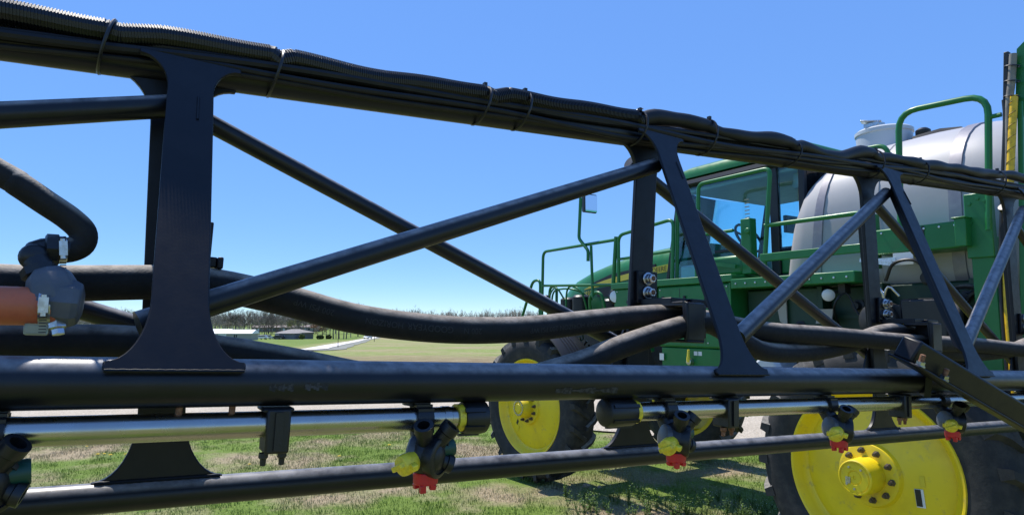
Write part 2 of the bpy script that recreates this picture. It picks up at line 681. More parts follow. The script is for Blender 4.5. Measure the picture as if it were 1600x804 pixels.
def twig(mb, a, b_, r0, r1, n=3):
    mb.tube([a, b_], [r0, r1], n, caps=False)


def tree_meshes(seed, h, spread, first, levels, mat_name, leaf=None, r0=.22, up=.35):
    rnd = random.Random(seed)
    trunk, crown, lv = MB(), MB(), MB()
    top = Vector((rnd.uniform(-.4, .4), rnd.uniform(-.4, .4), h * .62))
    path = [Vector((0, 0, -.3)), Vector((rnd.uniform(-.15, .15), rnd.uniform(-.15, .15), h * .22)), top * .7, top]
    trunk.tube(spline(path, h * .07), [r0 * (1 - .8 * i / len(spline(path, h * .07))) for i in range(len(spline(path, h * .07)))], 7)

    def grow(p, d, ln, r, lev):
        q = p + d * ln
        mid = p + d * ln * .5 + Vector((rnd.uniform(-1, 1), rnd.uniform(-1, 1), rnd.uniform(-.3, .8))) * ln * .08
        nn = 5 if lev > 2 else 3
        crown.tube([p, mid, q], [r, r * .75, r * .42], nn, caps=False)
        if lev == 0:
            if leaf:
                for _ in range(3):
                    c = p + (q - p) * rnd.random() + Vector((rnd.gauss(0, .15), rnd.gauss(0, .15), rnd.gauss(0, .15)))
                    e1 = Vector((rnd.gauss(0, 1), rnd.gauss(0, 1), rnd.gauss(0, 1))).normalized() * .16
                    e2 = Vector((rnd.gauss(0, 1), rnd.gauss(0, 1), rnd.gauss(0, 1))).normalized() * .16
                    lv.add([c - e1, c + e2, c + e1, c - e2], [(0, 1, 2, 3)])
            return
        k = rnd.choice((3, 3, 3, 4)) if levels == 4 else rnd.choice((3, 4, 4, 5))
        for i in range(k):
            f = rnd.uniform(.35, 1.0) if i else 1.0
            s = p + (q - p) * f if f > .5 else p + (mid - p) * (f * 2)
            nd = (d * rnd.uniform(.6, 1.0) + Vector((rnd.gauss(0, 1), rnd.gauss(0, 1), rnd.gauss(0, 1) * .7)).normalized() * rnd.uniform(.45, .85) + Vector((0, 0, up * .5))).normalized()
            grow(s, nd, ln * rnd.uniform(.5, .78), max(r * .6, .022), lev - 1)
    for i in range(first):
        f = rnd.uniform(.45, 1.0)
        p = top * f
        a = 2 * math.pi * (i + rnd.random() * .7) / first
        d = Vector((math.cos(a) * spread, math.sin(a) * spread, rnd.uniform(.35, 1.1))).normalized()
        grow(p, d, h * rnd.uniform(.22, .34) * (1.15 - .4 * f), r0 * .42, levels)
    grow(top, Vector((0, 0, 1)), h * .24, r0 * .3, levels)
    out = [trunk.mesh('trunk', mat_name, 60), crown.mesh('crown', mat_name, 60)]
    if leaf:
        out.append(lv.mesh('buds', leaf))
    return out


PROTO = [tree_meshes(11, 10, .9, 8, 4, 'bark_grey'), tree_meshes(12, 10, .7, 7, 4, 'bark_dark', r0=.26),
         tree_meshes(13, 10, 1.1, 8, 4, 'bark_grey', r0=.2), tree_meshes(14, 10, .8, 7, 3, 'bark_grey', 'buds_green'),
         tree_meshes(15, 10, .9, 8, 3, 'bark_dark', 'buds_red', r0=.17), tree_meshes(16, 10, 1.0, 11, 4, 'bark_dark', r0=.3, up=.1)]


def tree(kind, px, d, h, label, group=None, name='bare_tree', wide=1.0, zoff=0.):
    x = (px - 800) / 1000 * d
    o = empty(name, (x, d, terrain(x, d) + zoff))
    o.rotation_euler.z = random.uniform(0, 6.28)
    o.scale = (h / 10 * wide, h / 10 * wide, h / 10)
    for me in PROTO[kind]:
        link(me.name.split('.')[0], me, o)
    return tag(o, label, 'tree', group)


T = 'bare trees around the houses'
tree(5, 384, 300, 11.5, 'dense dark bare tree rising behind the white roof', wide=1.0)
tree(0, 340, 310, 9.5, 'grey bare tree at the left edge of the gap beside the post')
tree(2, 352, 330, 11, 'spreading bare tree left of the dense dark tree', T)
tree(1, 362, 345, 11, 'slim bare tree just left of the dense dark tree')
tree(0, 408, 325, 11.5, 'tall bare tree just right of the dense dark tree')
tree(1, 416, 300, 10, 'bare tree with a dark leaning trunk in front of the long house')
tree(2, 428, 350, 11, 'pale bare tree behind the long brick house')
tree(1, 426, 262, 9.6, 'dark trunked bare tree standing in the lawn left of the hip roofed house')
tree(0, 442, 340, 11, 'grey bare tree behind the long low house')
tree(2, 452, 330, 11.5, 'broad bare tree rising over the hip roofed house')
tree(3, 462, 310, 10, 'tree hazed with yellow green buds behind the hip roofed house', name='budding_tree')
tree(1, 468, 300, 11.5, 'upright dark tree directly behind the hip roofed house')
tree(1, 480, 305, 12, 'forked dark tree right behind the hip roof')
tree(0, 488, 335, 11.5, 'faint grey tree right of the hip roofed house')
tree(4, 498, 258, 6.4, 'small tree with reddish buds by the round shrub', name='budding_tree', wide=1.15)
tree(3, 512, 262, 11, 'budding tree at the left end of the row of trunks', name='budding_tree')
ORD = ['first', 'second', 'third', 'fourth', 'fifth', 'sixth', 'seventh', 'eighth', 'ninth', 'tenth']
for i, (px, d) in enumerate([(506, 262), (518, 268), (523, 258), (527, 274), (532, 262), (539, 270), (543, 262), (550, 290), (561, 300), (570, 320)]):
    tree((1, 0, 1, 2)[i % 4], px, d, 12 + (i % 3), ORD[i] + ' bare trunk from the left in the row along the lane', 'row of dark trunks along the lane', wide=.8)
for i, (px, d, h) in enumerate([(118, 300, 9), (150, 320, 9.5), (180, 330, 9), (206, 310, 9.5), (225, 320, 9)]):
    tree((0, 2, 0, 2, 0)[i], px, d, h + 1.5, ORD[i] + ' bare tree from the left on the horizon left of the near strut', 'bare trees left of the near strut')
for i, (px, d) in enumerate([(332, 350), (346, 345), (358, 352), (370, 348), (378, 356), (392, 350), (400, 342), (412, 352), (422, 346), (434, 355), (444, 350), (456, 352), (466, 345), (476, 350), (492, 352), (508, 340), (526, 350), (545, 346)]):
    tree((2, 0, 5, 1, 0, 2)[i % 6], px, d, (11.5, 8.5, 10, 12.5, 7.5, 9.5, 11, 8)[i % 8], 'bare tree in the grey belt of wood behind the houses', 'belt of wood behind the houses', wide=1.15)

# far wood along the horizon: one mass
wood = MB()
rnd = random.Random(5)
for i in range(2500):
    px = rnd.uniform(-450, 2050)
    d = rnd.uniform(440, 560)
    x = (px - 800) / 1000 * d
    h = rnd.uniform(13, 16.5) * (1 + .30 * noise.noise(Vector((px * .018, 0, 0))) + .15 * noise.noise(Vector((px * .09, 0, 4))))
    z = terrain(x, d)
    wood.tube([(x, d, z), (x + rnd.gauss(0, .2), d, z + h * .55)], [.2, .1], 3, caps=False)
    for k in range(16):
        a = rnd.uniform(0, 6.28)
        s0 = Vector((x, d, z + h * rnd.uniform(.1, .62)))
        e = s0 + Vector((math.cos(a) * rnd.uniform(.6, 2.8), math.sin(a) * 2.2, h * rnd.uniform(.12, .38)))
        wood.add([s0 - Vector((.13, 0, 0)), s0 + Vector((.13, 0, 0)), e], [(0, 1, 2)])
        for q in range(7):
            m_ = s0 + (e - s0) * rnd.uniform(.4, 1)
            e2 = m_ + Vector((rnd.gauss(0, .9), rnd.gauss(0, .9), rnd.uniform(.3, 1.7)))
            wood.add([m_ - Vector((.085, 0, 0)), m_ + Vector((.085, 0, 0)), e2], [(0, 1, 2)])
me = bpy.data.meshes.new('distant_wood')
me.from_pydata(wood.v, [], wood.f)
me.materials.append(MATS['wood_far'])
tag(link('distant_wood', me), 'distant bare wood along the horizon beyond the field', 'wood', kind='stuff')


def shrub(px, d, wx, hz_, mat_name, label, seed):
    rnd = random.Random(seed)
    x = (px - 800) / 1000 * d
    mb = MB()
    for i in range(420):
        u = Vector((rnd.gauss(0, 1), rnd.gauss(0, 1), rnd.gauss(0, 1))).normalized() * rnd.uniform(.7, 1.06)
        c = Vector((u.x * wx / 2, u.y * wx / 2, hz_ * .48 + u.z * hz_ * .5))
        e1 = Vector((rnd.gauss(0, 1), rnd.gauss(0, 1), rnd.gauss(0, 1))).normalized() * .2
        e2 = Vector((rnd.gauss(0, 1), rnd.gauss(0, 1), rnd.gauss(0, 1))).normalized() * .2
        mb.add([c - e1, c + e2, c + e1, c - e2], [(0, 1, 2, 3)])
    o = empty('shrub', (x, d, terrain(x, d)))
    st = MB()
    for k in range(5):
        a = k * 1.26
        st.tube([(0, 0, -.1), (math.cos(a) * wx * .3, math.sin(a) * wx * .3, hz_ * .7)], [.05, .015], 4)
    st.build('stem', 'bark_dark', o)
    mb.build('foliage', mat_name, o)
    tag(o, label, 'shrub')


shrub(474, 240, 2.2, 1.9, 'shrub_light', 'rounded light green shrub at the right end of the near house', 1)
shrub(502.5, 240, 2.8, 1.6, 'shrub_green', 'dark green wide shrub on the lawn under the reddish tree', 2)
shrub(516, 262, 2.4, 1.7, 'shrub_green', 'dark green shrub at the foot of the tree row', 3)

# ------------------------------------------------------------------ houses, vehicles, poles
mat('brick_brown', (.16, .105, .085), .9, var=(.21, .15, .12), vscale=3)
mat('brick_grey', (.15, .15, .165), .9, var=(.20, .20, .215), vscale=3)
mat('shingle', (.22, .205, .19), .9, var=(.28, .265, .25), vscale=1.5)
mat('shingle_brown', (.20, .16, .14), .9, var=(.25, .21, .19), vscale=1.5)
mat('white_metal_roof', (.80, .80, .80), .4, var=(.74, .74, .74), vscale=.8)
mat('siding_tan', (.36, .32, .26), .8)
mat('house_glass', (.03, .035, .045), .12)
mat('house_trim', (.68, .68, .66), .6)


def house(name, px, d, wid, dep, wall_h, roof_h, wall_m, roof_m, rot, label, hip=True, wins=(), doors=(), over=.45, chimney=None):
    x = (px - 800) / 1000 * d
    o = empty(name, (x, d, terrain(x, d)))
    o.rotation_euler.z = R(rot)
    a, c = wid / 2, dep / 2
    MB().box((-a, -c, -.8), (a, c, wall_h)).build('wall', wall_m, o)
    e = over
    rd = (a - c * .95) if hip else a + e
    b0 = [(-a - e, -c - e, wall_h + .004), (a + e, -c - e, wall_h + .004), (a + e, c + e, wall_h + .004), (-a - e, c + e, wall_h + .004)]
    b1 = [(p[0], p[1], wall_h + .16) for p in b0]
    r = [(-rd, 0, wall_h + roof_h), (rd, 0, wall_h + roof_h)]
    rf = MB().add(b0 + b1 + r, [(3, 2, 1, 0), (0, 1, 5, 4), (1, 2, 6, 5), (2, 3, 7, 6), (3, 0, 4, 7), (4, 5, 9, 8), (6, 7, 8, 9), (5, 6, 9), (7, 4, 8)]).build('roof', roof_m, o, angle=10)
    if chimney:
        MB().box((chimney - .4, -.35, wall_h + roof_h * .4), (chimney + .4, .35, wall_h + roof_h + .7)).build('chimney', wall_m, rf)
    for wx, wz, ww, wh in wins:
        f = MB().box((wx - ww / 2 - .07, -c - .06, wz - .07), (wx + ww / 2 + .07, -c - .005, wz + wh + .07)).build('window', 'house_trim', o)
        MB().box((wx - ww / 2, -c - .075, wz), (wx - .03, -c - .062, wz + wh)).build('pane', 'house_glass', f)
        MB().box((wx + .03, -c - .075, wz), (wx + ww / 2, -c - .062, wz + wh)).build('pane', 'house_glass', f)
    for dx, dw in doors:
        dd = MB().box((dx - dw / 2, -c - .05, 0), (dx + dw / 2, -c - .006, 2.15)).build('door', 'house_trim', o)
        MB().box((dx + dw * .35, -c - .10, 1.0), (dx + dw * .42, -c - .052, 1.08)).build('door_handle', 'zinc', dd)
    return tag(o, label, 'house')


house('house', 464, 262, 11.5, 8, 2.5, 1.5, 'brick_grey', 'shingle', -12, 'grey ranch house with a low hip roof behind the round shrub',
      wins=((-3.2, .9, 1.8, 1.2), (1.0, .9, 1.8, 1.2), (3.8, .9, 1.4, 1.2)), doors=((-.9, .95),))
house('garage', 452, 240, 7.0, 6, 2.1, 1.0, 'brick_grey', 'shingle', -8, 'low grey garage with hip roof in front of the ranch house',
      wins=((-.4, .9, 1.2, .8),), doors=((-2.6, 1.6),))
house('house', 434, 390, 27, 9, 2.7, 1.5, 'brick_brown', 'shingle_brown', -6, 'long low brown brick house with a brown roof behind the lawn', hip=False,
      wins=tuple((-11 + 4 * k, .9, 1.8, 1.2) for k in range(6)), doors=((-9, 1.0), (7, 1.0)), chimney=3)
house('house', 484, 400, 12, 8, 2.7, 1.4, 'siding_tan', 'shingle_brown', -6, 'tan house half hidden behind the hip roofed house', wins=((-3, .9, 1.6, 1.2), (2, .9, 1.6, 1.2)), doors=((0, 1.0),))
house('shed', 372, 205, 11.5, 7.5, 2.0, 1.3, 'siding_tan', 'white_metal_roof', 6, 'shed with a broad white metal roof left of the houses', hip=False, wins=((1, .9, 1.2, .9),), doors=((-3, 2.4),), over=.3)
house('shed', 346, 235, 9, 6, 2.8, 1.0, 'siding_tan', 'white_metal_roof', 0, 'taller white roofed shed at the edge of the near post', hip=False, wins=((1, .9, 1.2, .9),), doors=((-2, 2.4),), over=.3)

mat('car_white', (.75, .75, .75), .3, coat=.5)
mat('car_silver', (.45, .47, .5), .3, .5, coat=.4)
mat('car_dark', (.03, .03, .04), .3, coat=.5)


def car(px, d, rot, material, label, name='car'):
    x = (px - 800) / 1000 * d
    o = empty(name, (x, d, terrain(x, d) + .10))
    o.rotation_euler.z = R(rot)
    prof = [(-2.2, .35), (-2.25, .75), (-1.9, .98), (-1.2, 1.0), (-.7, 1.5), (1.2, 1.55), (1.9, 1.0), (2.2, .9), (2.25, .4)]
    MB().prism([(u, -.85, z) for u, z in prof], (0, 1.7, 0)).build('body', material, o, bevel=.06)
    MB().prism([(-1.05, -.80, 1.04), (-.66, -.80, 1.42), (1.15, -.80, 1.46), (1.7, -.80, 1.04)], (0, 1.6, 0)).build('side_glass', 'house_glass', o).scale = (1, 1.07, 1)
    MB().prism([(-1.22, -.7, 1.0), (-.78, -.7, 1.46), (-.8, -.7, 1.5), (-1.28, -.7, 1.02)], (0, 1.4, 0)).build('windscreen', 'house_glass', o)
    MB().prism([(1.26, -.7, 1.53), (1.28, -.7, 1.57), (1.95, -.7, 1.02), (1.9, -.7, 1.0)], (0, 1.4, 0)).build('rear_glass', 'house_glass', o)
    for u in (-1.4, 1.4):
        for s in (-.88, .68):
            wv = MB().lathe([(0, .2), (0, .33), (.2, .33), (.2, .2)], (u, s, .33), (0, 1, 0), 18).build('wheel', 'tyre_rubber', o)
            MB().lathe([(-.01, .05), (-.01, .2), (.03, .2)], (u, s if s < 0 else s + .2, .33), (0, 1 if s < 0 else -1, 0), 14).build('hubcap', 'zinc', wv)
    for s in (-.65, .45):
        MB().box((-2.27, s, .68), (-2.2, s + .22, .84)).build('headlight', 'lamp_white', o)
    return tag(o, label, 'car')


car(576.5, 256, 76, 'car_white', 'white car driving on the pale lane')
car(411, 222, 10, 'car_white', 'white car parked right of the white roofed shed')
car(418, 226, 20, 'car_silver', 'silver car parked beside the white car')
car(437, 236, 0, 'car_dark', 'dark car parked left of the low garage')

mat('pole_wood', (.09, .07, .055), .9)


def pole(px, d, h, label, arm=True):
    x = (px - 800) / 1000 * d
    o = empty('utility_pole', (x, d, terrain(x, d)))
    MB().tube([(0, 0, -.5), (0, 0, h)], [.16, .11], 8).build('post', 'pole_wood', o)
    if arm:
        MB().box((-1.1, -.06, h - .8), (1.1, .06, h - .66)).build('crossarm', 'pole_wood', o)
    return tag(o, label, 'pole')


pole(530.5, 75, 2.2, 'short thin marker post beside the lane by the tree row', False).scale = (.25, .25, 1)
pole(586.5, 150, 2.4, 'thin marker post beside the lane near the white car', False).scale = (.5, .5, 1)
pole(396, 250, 10.5, 'wooden utility pole beside the dense dark tree')
pole(419, 230, 5.0, 'thin pole on the lawn left of the parked dark car', False)
o = MB()
for zz in (9.3, 9.9):
    L = []
    for k in range(25):
        f = k / 24
        px, d = 250 + (396 - 250) * f, 250
        x = (px - 800) / 1000 * d
        L.append((x, d, terrain(x, d) + zz - .9 * math.sin(math.pi * f)))
    o.tube(L, .03, 4)
tag(o.build('power_line', 'cable'), 'pair of thin power lines sagging to the utility pole', 'power line')
mat('wrap_dark', (.20, .13, .02), .6)
mat('bolt_brown', (.10, .075, .05), .55, .4, var=(.16, .12, .08), vscale=50)

# ------------------------------------------------------------------ the sprayer: local x = forward, y = to its left, z = up; origin under the rear left rim face
TH = R(32.43)
SP = empty('crop_sprayer', (2.517, 4.638, 0))
SP.rotation_euler.z = TH + R(90)
tag(SP, 'green and yellow self-propelled crop sprayer with a grey tank and glass cab', 'sprayer')
CV = -1.55                               # centre plane
AX_F, AX_Z, RT = 4.318, .925, .905       # front axle, axle height, tyre radius


# --- wheels
def tyre_mesh():
    prof = [(-.17, .60), (-.19, .66), (-.20, .75), (-.185, .83), (-.15, .868), (-.08, .885), (0, .888), (.08, .885), (.15, .868), (.185, .83), (.20, .75), (.19, .66), (.17, .60), (0, .57), (-.17, .60)]
    return MB().lathe(prof, (0, 0, 0), (0, 1, 0), 72, caps=False).mesh('tyre', 'tyre_rubber', 60)


def lug_mesh(s):
    mb = MB()
    secs = []
    for k in range(6):
        f = k / 5
        y = s * (-.01 + f * .205)
        a = .155 * (f ** 1.15) + .01
        base = .865 - .055 * max(0, f - .62) / .38
        top = .925 - .035 * max(0, f - .72) / .28
        hw = .028 + .006 * f
        q = []
        for rr, da in ((base, -hw * 1.25), (top, -hw * .8), (top, hw * .8), (base, hw * 1.25)):
            ang = a + da / .9
            q.append((rr * math.sin(ang), y, rr * math.cos(ang)))
        secs.append(q)
    mb.loft(secs)
    return mb.mesh('tread_lug', 'tyre_lug', 30)


def rim_mesh():
    prof = [(-.34, .55), (-.34, .60), (-.32, .605), (-.30, .575), (-.18, .53), (-.06, .55), (-.03, .578), (-.012, .600), (.004, .610), (.012, .604), (.008, .590),
            (-.012, .575), (-.045, .555), (-.075, .538), (-.085, .520), (-.072, .500), (-.055, .40), (-.03, .28), (-.012, .225), (.02, .21), (.024, .195), (.024, .0)]
    return MB().lathe(prof, (0, 0, 0), (0, 1, 0), 72, caps=False).mesh('rim', 'paint_yellow', 32)


def hub_mesh(front):
    if not front:
        prof = [(.02, .125), (.15, .122), (.185, .118), (.19, .112), (.19, .106), (.184, .104), (.184, .098), (.188, .096), (.188, .050), (.182, .048), (.182, .044), (.186, .040), (.186, .014), (.18, .012), (.18, .0)]
    else:
        prof = [(.02, .13), (.09, .125), (.13, .105), (.15, .098), (.15, .06), (.165, .05), (.165, .0)]
    return MB().lathe(prof, (0, 0, 0), (0, 1, 0), 40, caps=False).mesh('hub', 'paint_yellow', 32)


ME_TYRE, ME_RIM = tyre_mesh(), rim_mesh()
ME_LUG = (lug_mesh(1), lug_mesh(-1))
ME_HUB = (hub_mesh(False), hub_mesh(True))
ME_BOLT = MB().lathe([(0, .024), (.006, .024), (.008, .019), (.028, .019), (.030, .012), (.045, .012), (.046, .0)], (0, 0, 0), (0, 1, 0), 6, caps=False).mesh('wheel_bolt', 'bolt_brown', 30)
ME_SMALL = MB().lathe([(0, .008), (.009, .008), (.01, 0)], (0, 0, 0), (0, 1, 0), 8, caps=False).mesh('hub_screw', 'zinc', 30)
NL = 21


def wheel(u, v, steer, front, flip=False, lugs=True):
    M = Matrix.Translation((u, v, AX_Z)) @ Matrix.Rotation(steer + (math.pi if flip else 0), 4, 'Z')
    spin = random.uniform(0, .3)
    ty = link('tyre', ME_TYRE, SP)
    ty.matrix_local = M @ Matrix.Translation((0, -.17, 0))
    for i in range(NL):
        for s in (0, 1):
            lg = link('tread_lug', ME_LUG[s], ty)
            lg.matrix_local = Matrix.Rotation(spin + 2 * math.pi * (i + .5 * s) / NL, 4, 'Y')
    rm = link('rim', ME_RIM, SP)
    rm.matrix_local = M
    hb = link('hub', ME_HUB[1 if front else 0], rm)
    n = 12 if front else 10
    for i in range(n):
        a = 2 * math.pi * (i + .3) / n
        bo = link('wheel_bolt', ME_BOLT, rm)
        bo.matrix_local = Matrix.Translation((.168 * math.sin(a), .022, .168 * math.cos(a)))
    if front:
        for i in range(18):
            a = 2 * math.pi * i / 18
            bo = link('hub_screw', ME_SMALL, rm)
            bo.matrix_local = Matrix.Translation((.086 * math.sin(a), .148, .086 * math.cos(a))) @ Matrix.Scale(1.4, 4)
    else:
        for a in (.5, 2.3, 3.1, 5.6):
            bo = link('hub_screw', ME_SMALL, rm)
            bo.matrix_local = Matrix.Translation((.075 * math.sin(a), .187, .075 * math.cos(a)))
        MB().box((.03, .189, -.045), (.065, .191, .0)).build('hub_plate', 'zinc', rm)
    return rm


rim_rl = wheel(0, 0, 0, False)
rim_fl = wheel(AX_F, 0, R(5.5), True)
rim_fr = wheel(AX_F, 2 * CV, R(5.5), True, flip=True)
rim_rr = wheel(0, 2 * CV, 0, False, flip=True)
# stickers on the rim discs (disc is nearly flat there)
def sticker(rim, r, ang, w_, h_, rot, material, name, off=.0):
    def yd(rr):
        return -.055 + (-.03 + .055) * (.40 - rr) / .12 if rr > .28 else -.03
    mb = MB()
    ca, sa = math.cos(ang), math.sin(ang)
    pts = []
    for dx, dz in ((-w_ / 2, -h_ / 2), (w_ / 2, -h_ / 2), (w_ / 2, h_ / 2), (-w_ / 2, h_ / 2)):
        x = dx * math.cos(rot) - dz * math.sin(rot) + r * sa
        z = dx * math.sin(rot) + dz * math.cos(rot) + r * ca
        rr = math.hypot(x, z)
        pts.append((x, yd(rr) + .004 + off, z))
    mb.prism(pts, (0, .0015, 0))
    return mb.build(name, material, rim)


sticker(rim_rl, .325, R(-108), .052, .12, R(-3), 'decal_white', 'sticker')
sticker(rim_rl, .318, R(-108), .034, .11, R(-3), 'decal_black', 'sticker', .002)
sticker(rim_fl, .30, R(128), .035, .15, R(38), 'decal_black', 'sticker')
sticker(rim_fl, .40, R(140), .02, .1, R(38), 'decal_yellow', 'sticker')

sticker(rim_rl, .43, R(62), .03, .03, R(0), 'decal_black', 'valve_hole')
sticker(rim_rl, .33, R(-88), .028, .07, R(-3), 'decal_yellow', 'sticker')
# --- chassis
MB().box((-1.7, -1.95, 1.28), (5.1, -1.78, 1.55)).box((-1.7, -1.32, 1.28), (5.1, -1.15, 1.55)).build('frame_rail', 'dark_metal', SP, bevel=.01)
for u in (0.0, AX_F):
    MB().box((u - .14, -2.66, 1.30), (u + .14, -.44, 1.50)).build('axle_beam', 'dark_metal', SP, bevel=.01)
    for v, sgn in ((-.52, 1), (2 * CV + .52, -1)):
        MB().tube([(u, v, 1.6), (u, v, .98)], .085, 14).box((u - .13, v - .11, .78), (u + .13, v + .11, 1.08)).build('suspension_leg', 'dark_metal', SP, bevel=.012)
        MB().lathe([(0, .16), (.2, .16), (.24, .12)], (u, v - .08 * sgn, AX_Z), (0, sgn, 0), 24).build('wheel_motor', 'dark_metal', SP)
# front wheel fender, ribbed
fm = MB()
for k in range(15):
    a = R(-14 + 5.4 * k)
    rr = 1.01
fen = []
for k in range(14):
    a = R(8 + 5.5 * k)
    q = []
    for rr, v in ((1.0, .02), (1.012, .02), (1.03, -.06), (1.03, -.32), (1.012, -.42), (1.0, -.42), (1.018, -.32), (1.018, -.06)):
        q.append((AX_F - rr * math.sin(a), v, AX_Z + rr * math.cos(a)))
    fen.append(q)
fd = MB().loft(fen).build('fender', 'plastic_black', SP)
for v in (-.11, -.16, -.21, -.26):
    MB().tube([(AX_F - 1.034 * math.sin(R(10 + 5 * k)), v, AX_Z + 1.034 * math.cos(R(10 + 5 * k))) for k in range(14)], .009, 6).build('fender_rib', 'plastic_black', fd)

# --- engine bay under and beside the hood
MB().box((2.7, -1.98, 1.45), (5.15, -1.12, 2.04)).build('engine_block', 'dark_metal', SP, bevel=.03)
for u0, u1, v, z0, z1, nm in ((4.05, 4.32, -.78, 2.04, 2.36, 'filter_can'), (4.42, 4.66, -.85, 2.08, 2.34, 'filter_can'), (3.65, 3.9, -.95, 1.7, 2.3, 'filter_can')):
    um = (u0 + u1) / 2
    MB().lathe([(0, .09), (.01, .125), (z1 - z0 - .03, .125), (z1 - z0 - .015, .11), (z1 - z0, .09)], (um, v, z0), (0, 0, 1), 24).build(nm, 'plastic_black', SP)
for pts_, r_ in (([(4.75, -.7, 2.0), (4.7, -.68, 2.38), (4.5, -.68, 2.45), (4.2, -.72, 2.42), (4.1, -.9, 2.3)], .013),
                 ([(4.9, -.8, 1.8), (4.82, -.7, 2.3), (4.6, -.66, 2.47), (4.45, -.7, 2.3)], .012),
                 ([(4.3, -.6, 2.0), (4.25, -.6, 2.44), (4.0, -.62, 2.4), (3.95, -.7, 2.1)], .013),
                 ([(3.7, -.55, 2.0), (3.66, -.5, 2.3), (3.45, -.5, 2.33), (3.4, -.55, 1.95)], .02),
                 ([(3.6, -.6, 1.55), (3.4, -.5, 1.7), (3.0, -.5, 1.62), (2.6, -.5, 1.7)], .03),
                 ([(3.8, -.8, 1.5), (3.5, -.6, 1.9), (3.2, -.55, 2.0), (2.8, -.6, 1.9)], .025)):
    MB().tube(spline(pts_, .04), r_, 10).build('coolant_pipe', 'paint_green', SP)
MB().lathe([(0, .05), (.03, .075), (.06, .075), (.1, .03), (.16, .02)], (4.85, -.72, 2.3), (.8, .3, .2), 16).build('valve_block', 'plastic_black', SP)

# --- hood: lofted shell with a raised crown
hs = []
for u, hw, zt in ((2.55, .52, 2.93), (3.0, .52, 2.93), (3.5, .51, 2.90), (4.0, .49, 2.83), (4.4, .47, 2.75), (4.8, .43, 2.64), (5.05, .38, 2.52), (5.2, .30, 2.38), (5.26, .26, 2.2)):
    q = []
    for fy, dz in ((1, None), (1, -.30), (.985, -.20), (.93, -.12), (.82, -.06), (.6, -.02), (.3, -.003), (0, 0), (-.3, -.003), (-.6, -.02), (-.82, -.06), (-.93, -.12), (-.985, -.20), (-1, -.30), (-1, None)):
        q.append((u, CV + fy * hw, 2.05 if dz is None else max(zt + dz, 2.06)))
    hs.append(q)
hood = MB().loft(hs).build('hood', 'paint_green', SP, angle=50)


def hood_w(u):
    return np.interp(u, [2.55, 3.0, 3.5, 4.0, 4.4, 4.8, 5.05], [.52, .52, .51, .49, .47, .43, .38])


def hood_strip(name, low, high, material, off):
    """a band on the hood's left flank: low and high edges are lists of (u, z)"""
    mb = MB()
    us = np.linspace(low[0][0], low[-1][0], 16)
    zl = np.interp(us, [p[0] for p in low], [p[1] for p in low])
    zh = np.interp(us, [p[0] for p in high], [p[1] for p in high])
    secs = []
    for u, a, c in zip(us, zl, zh):
        v = CV + float(hood_w(u)) + off
        secs.append([(u, v, a), (u, v, c), (u, v - .012, c), (u, v - .012, a)])
    mb.loft(secs)
    return mb.build(name, material, hood)


hood_strip('vent_panel', [(3.05, 2.655), (3.9, 2.575), (4.3, 2.52)], [(3.05, 2.70), (3.9, 2.63), (4.3, 2.535)], 'decal_black', .006)
hood_strip('stripe', [(2.75, 2.60), (3.2, 2.57), (3.6, 2.535), (3.95, 2.50), (4.25, 2.47), (4.5, 2.45)],
           [(2.75, 2.69), (3.2, 2.65), (3.6, 2.61), (3.95, 2.57), (4.25, 2.52), (4.5, 2.455)], 'decal_yellow', .010)
hood_strip('vent_panel', [(3.3, 2.36), (3.8, 2.33), (4.2, 2.34)], [(3.3, 2.53), (3.8, 2.49), (4.2, 2.45)], 'decal_black', .006)


def hood_text(txt, size, u, z, material, slope, off, shear=.2):
    vs, fs = text_geo(txt, size, shear)
    mb = MB()
    pts = []
    for p in vs:
        uu = u - p.x * math.cos(slope) + p.y * math.sin(slope) * 0
        zz = z + p.y + p.x * math.tan(slope)
        pts.append((uu, CV + float(hood_w(uu)) + off, zz))
    mb.add(pts, fs)
    return mb.build('lettering', material, hood)


hood_text('JOHN DEERE', .085, 3.10, 2.617, 'decal_black', .06, .0145, 0)
hood_text('4830', .105, 4.42, 2.385, 'decal_yellow', .09, .0145)

# --- deck, side boxes, walkway
MB().box((1.38, -.82, 2.37), (3.08, -.33, 2.44)).build('deck', 'paint_green', SP, bevel=.008)
MB().box((2.42, -.86, 2.16), (3.06, -.36, 2.368)).build('front_box', 'paint_green', SP, bevel=.012)
sb = MB().box((1.42, -1.1, 1.74), (2.36, -.355, 2.366)).build('side_box', 'paint_green', SP, bevel=.02)
MB().box((1.44, -1.1, 1.45), (2.34, -.375, 1.735)).build('lower_panel', 'paint_green', sb, bevel=.01)
MB().box((1.405, -.36, 1.75), (1.425, -.34, 2.36)).build('edge_trim', 'paint_green', sb)
vh = MB().lathe([(0, .03), (.02, .034), (.05, .03), (.055, 0)], (1.93, -.373, 1.60), (0, 1, 0), 16).build('valve', 'zinc', SP)
MB().tube([(1.93, -.33, 1.60), (1.93, -.325, 1.63), (1.93, -.325, 1.66), (1.925, -.325, 1.72)], [.022, .02, .014, .012], 10).build('valve_handle', 'yellow_cap', vh)
for du in (0, .055):
    MB().box((1.80 + du, -.374, 1.665), (1.845 + du, -.3725, 1.705)).build('sticker', 'decal_white', sb)
MB().box((2.36 - .07, -.354, 1.60), (2.36 - .01, -.3525, 1.67)).build('sticker', 'decal_white', sb)
MB().box((.20, -.80, 2.30), (1.37, -.30, 2.39)).build('walkway', 'paint_green', SP, bevel=.008)
MB().box((.62, -.9, 1.7), (1.36, -.52, 2.29)).build('battery_box', 'shaded_green', SP, bevel=.015)
MB().prism([(1.05, -.50, 2.285), (.93, -.50, 2.285), (.93, -.50, 1.95), (1.0, -.50, 2.0)], (0, .012, 0)).build('tan_guard', 'tan_panel', SP)
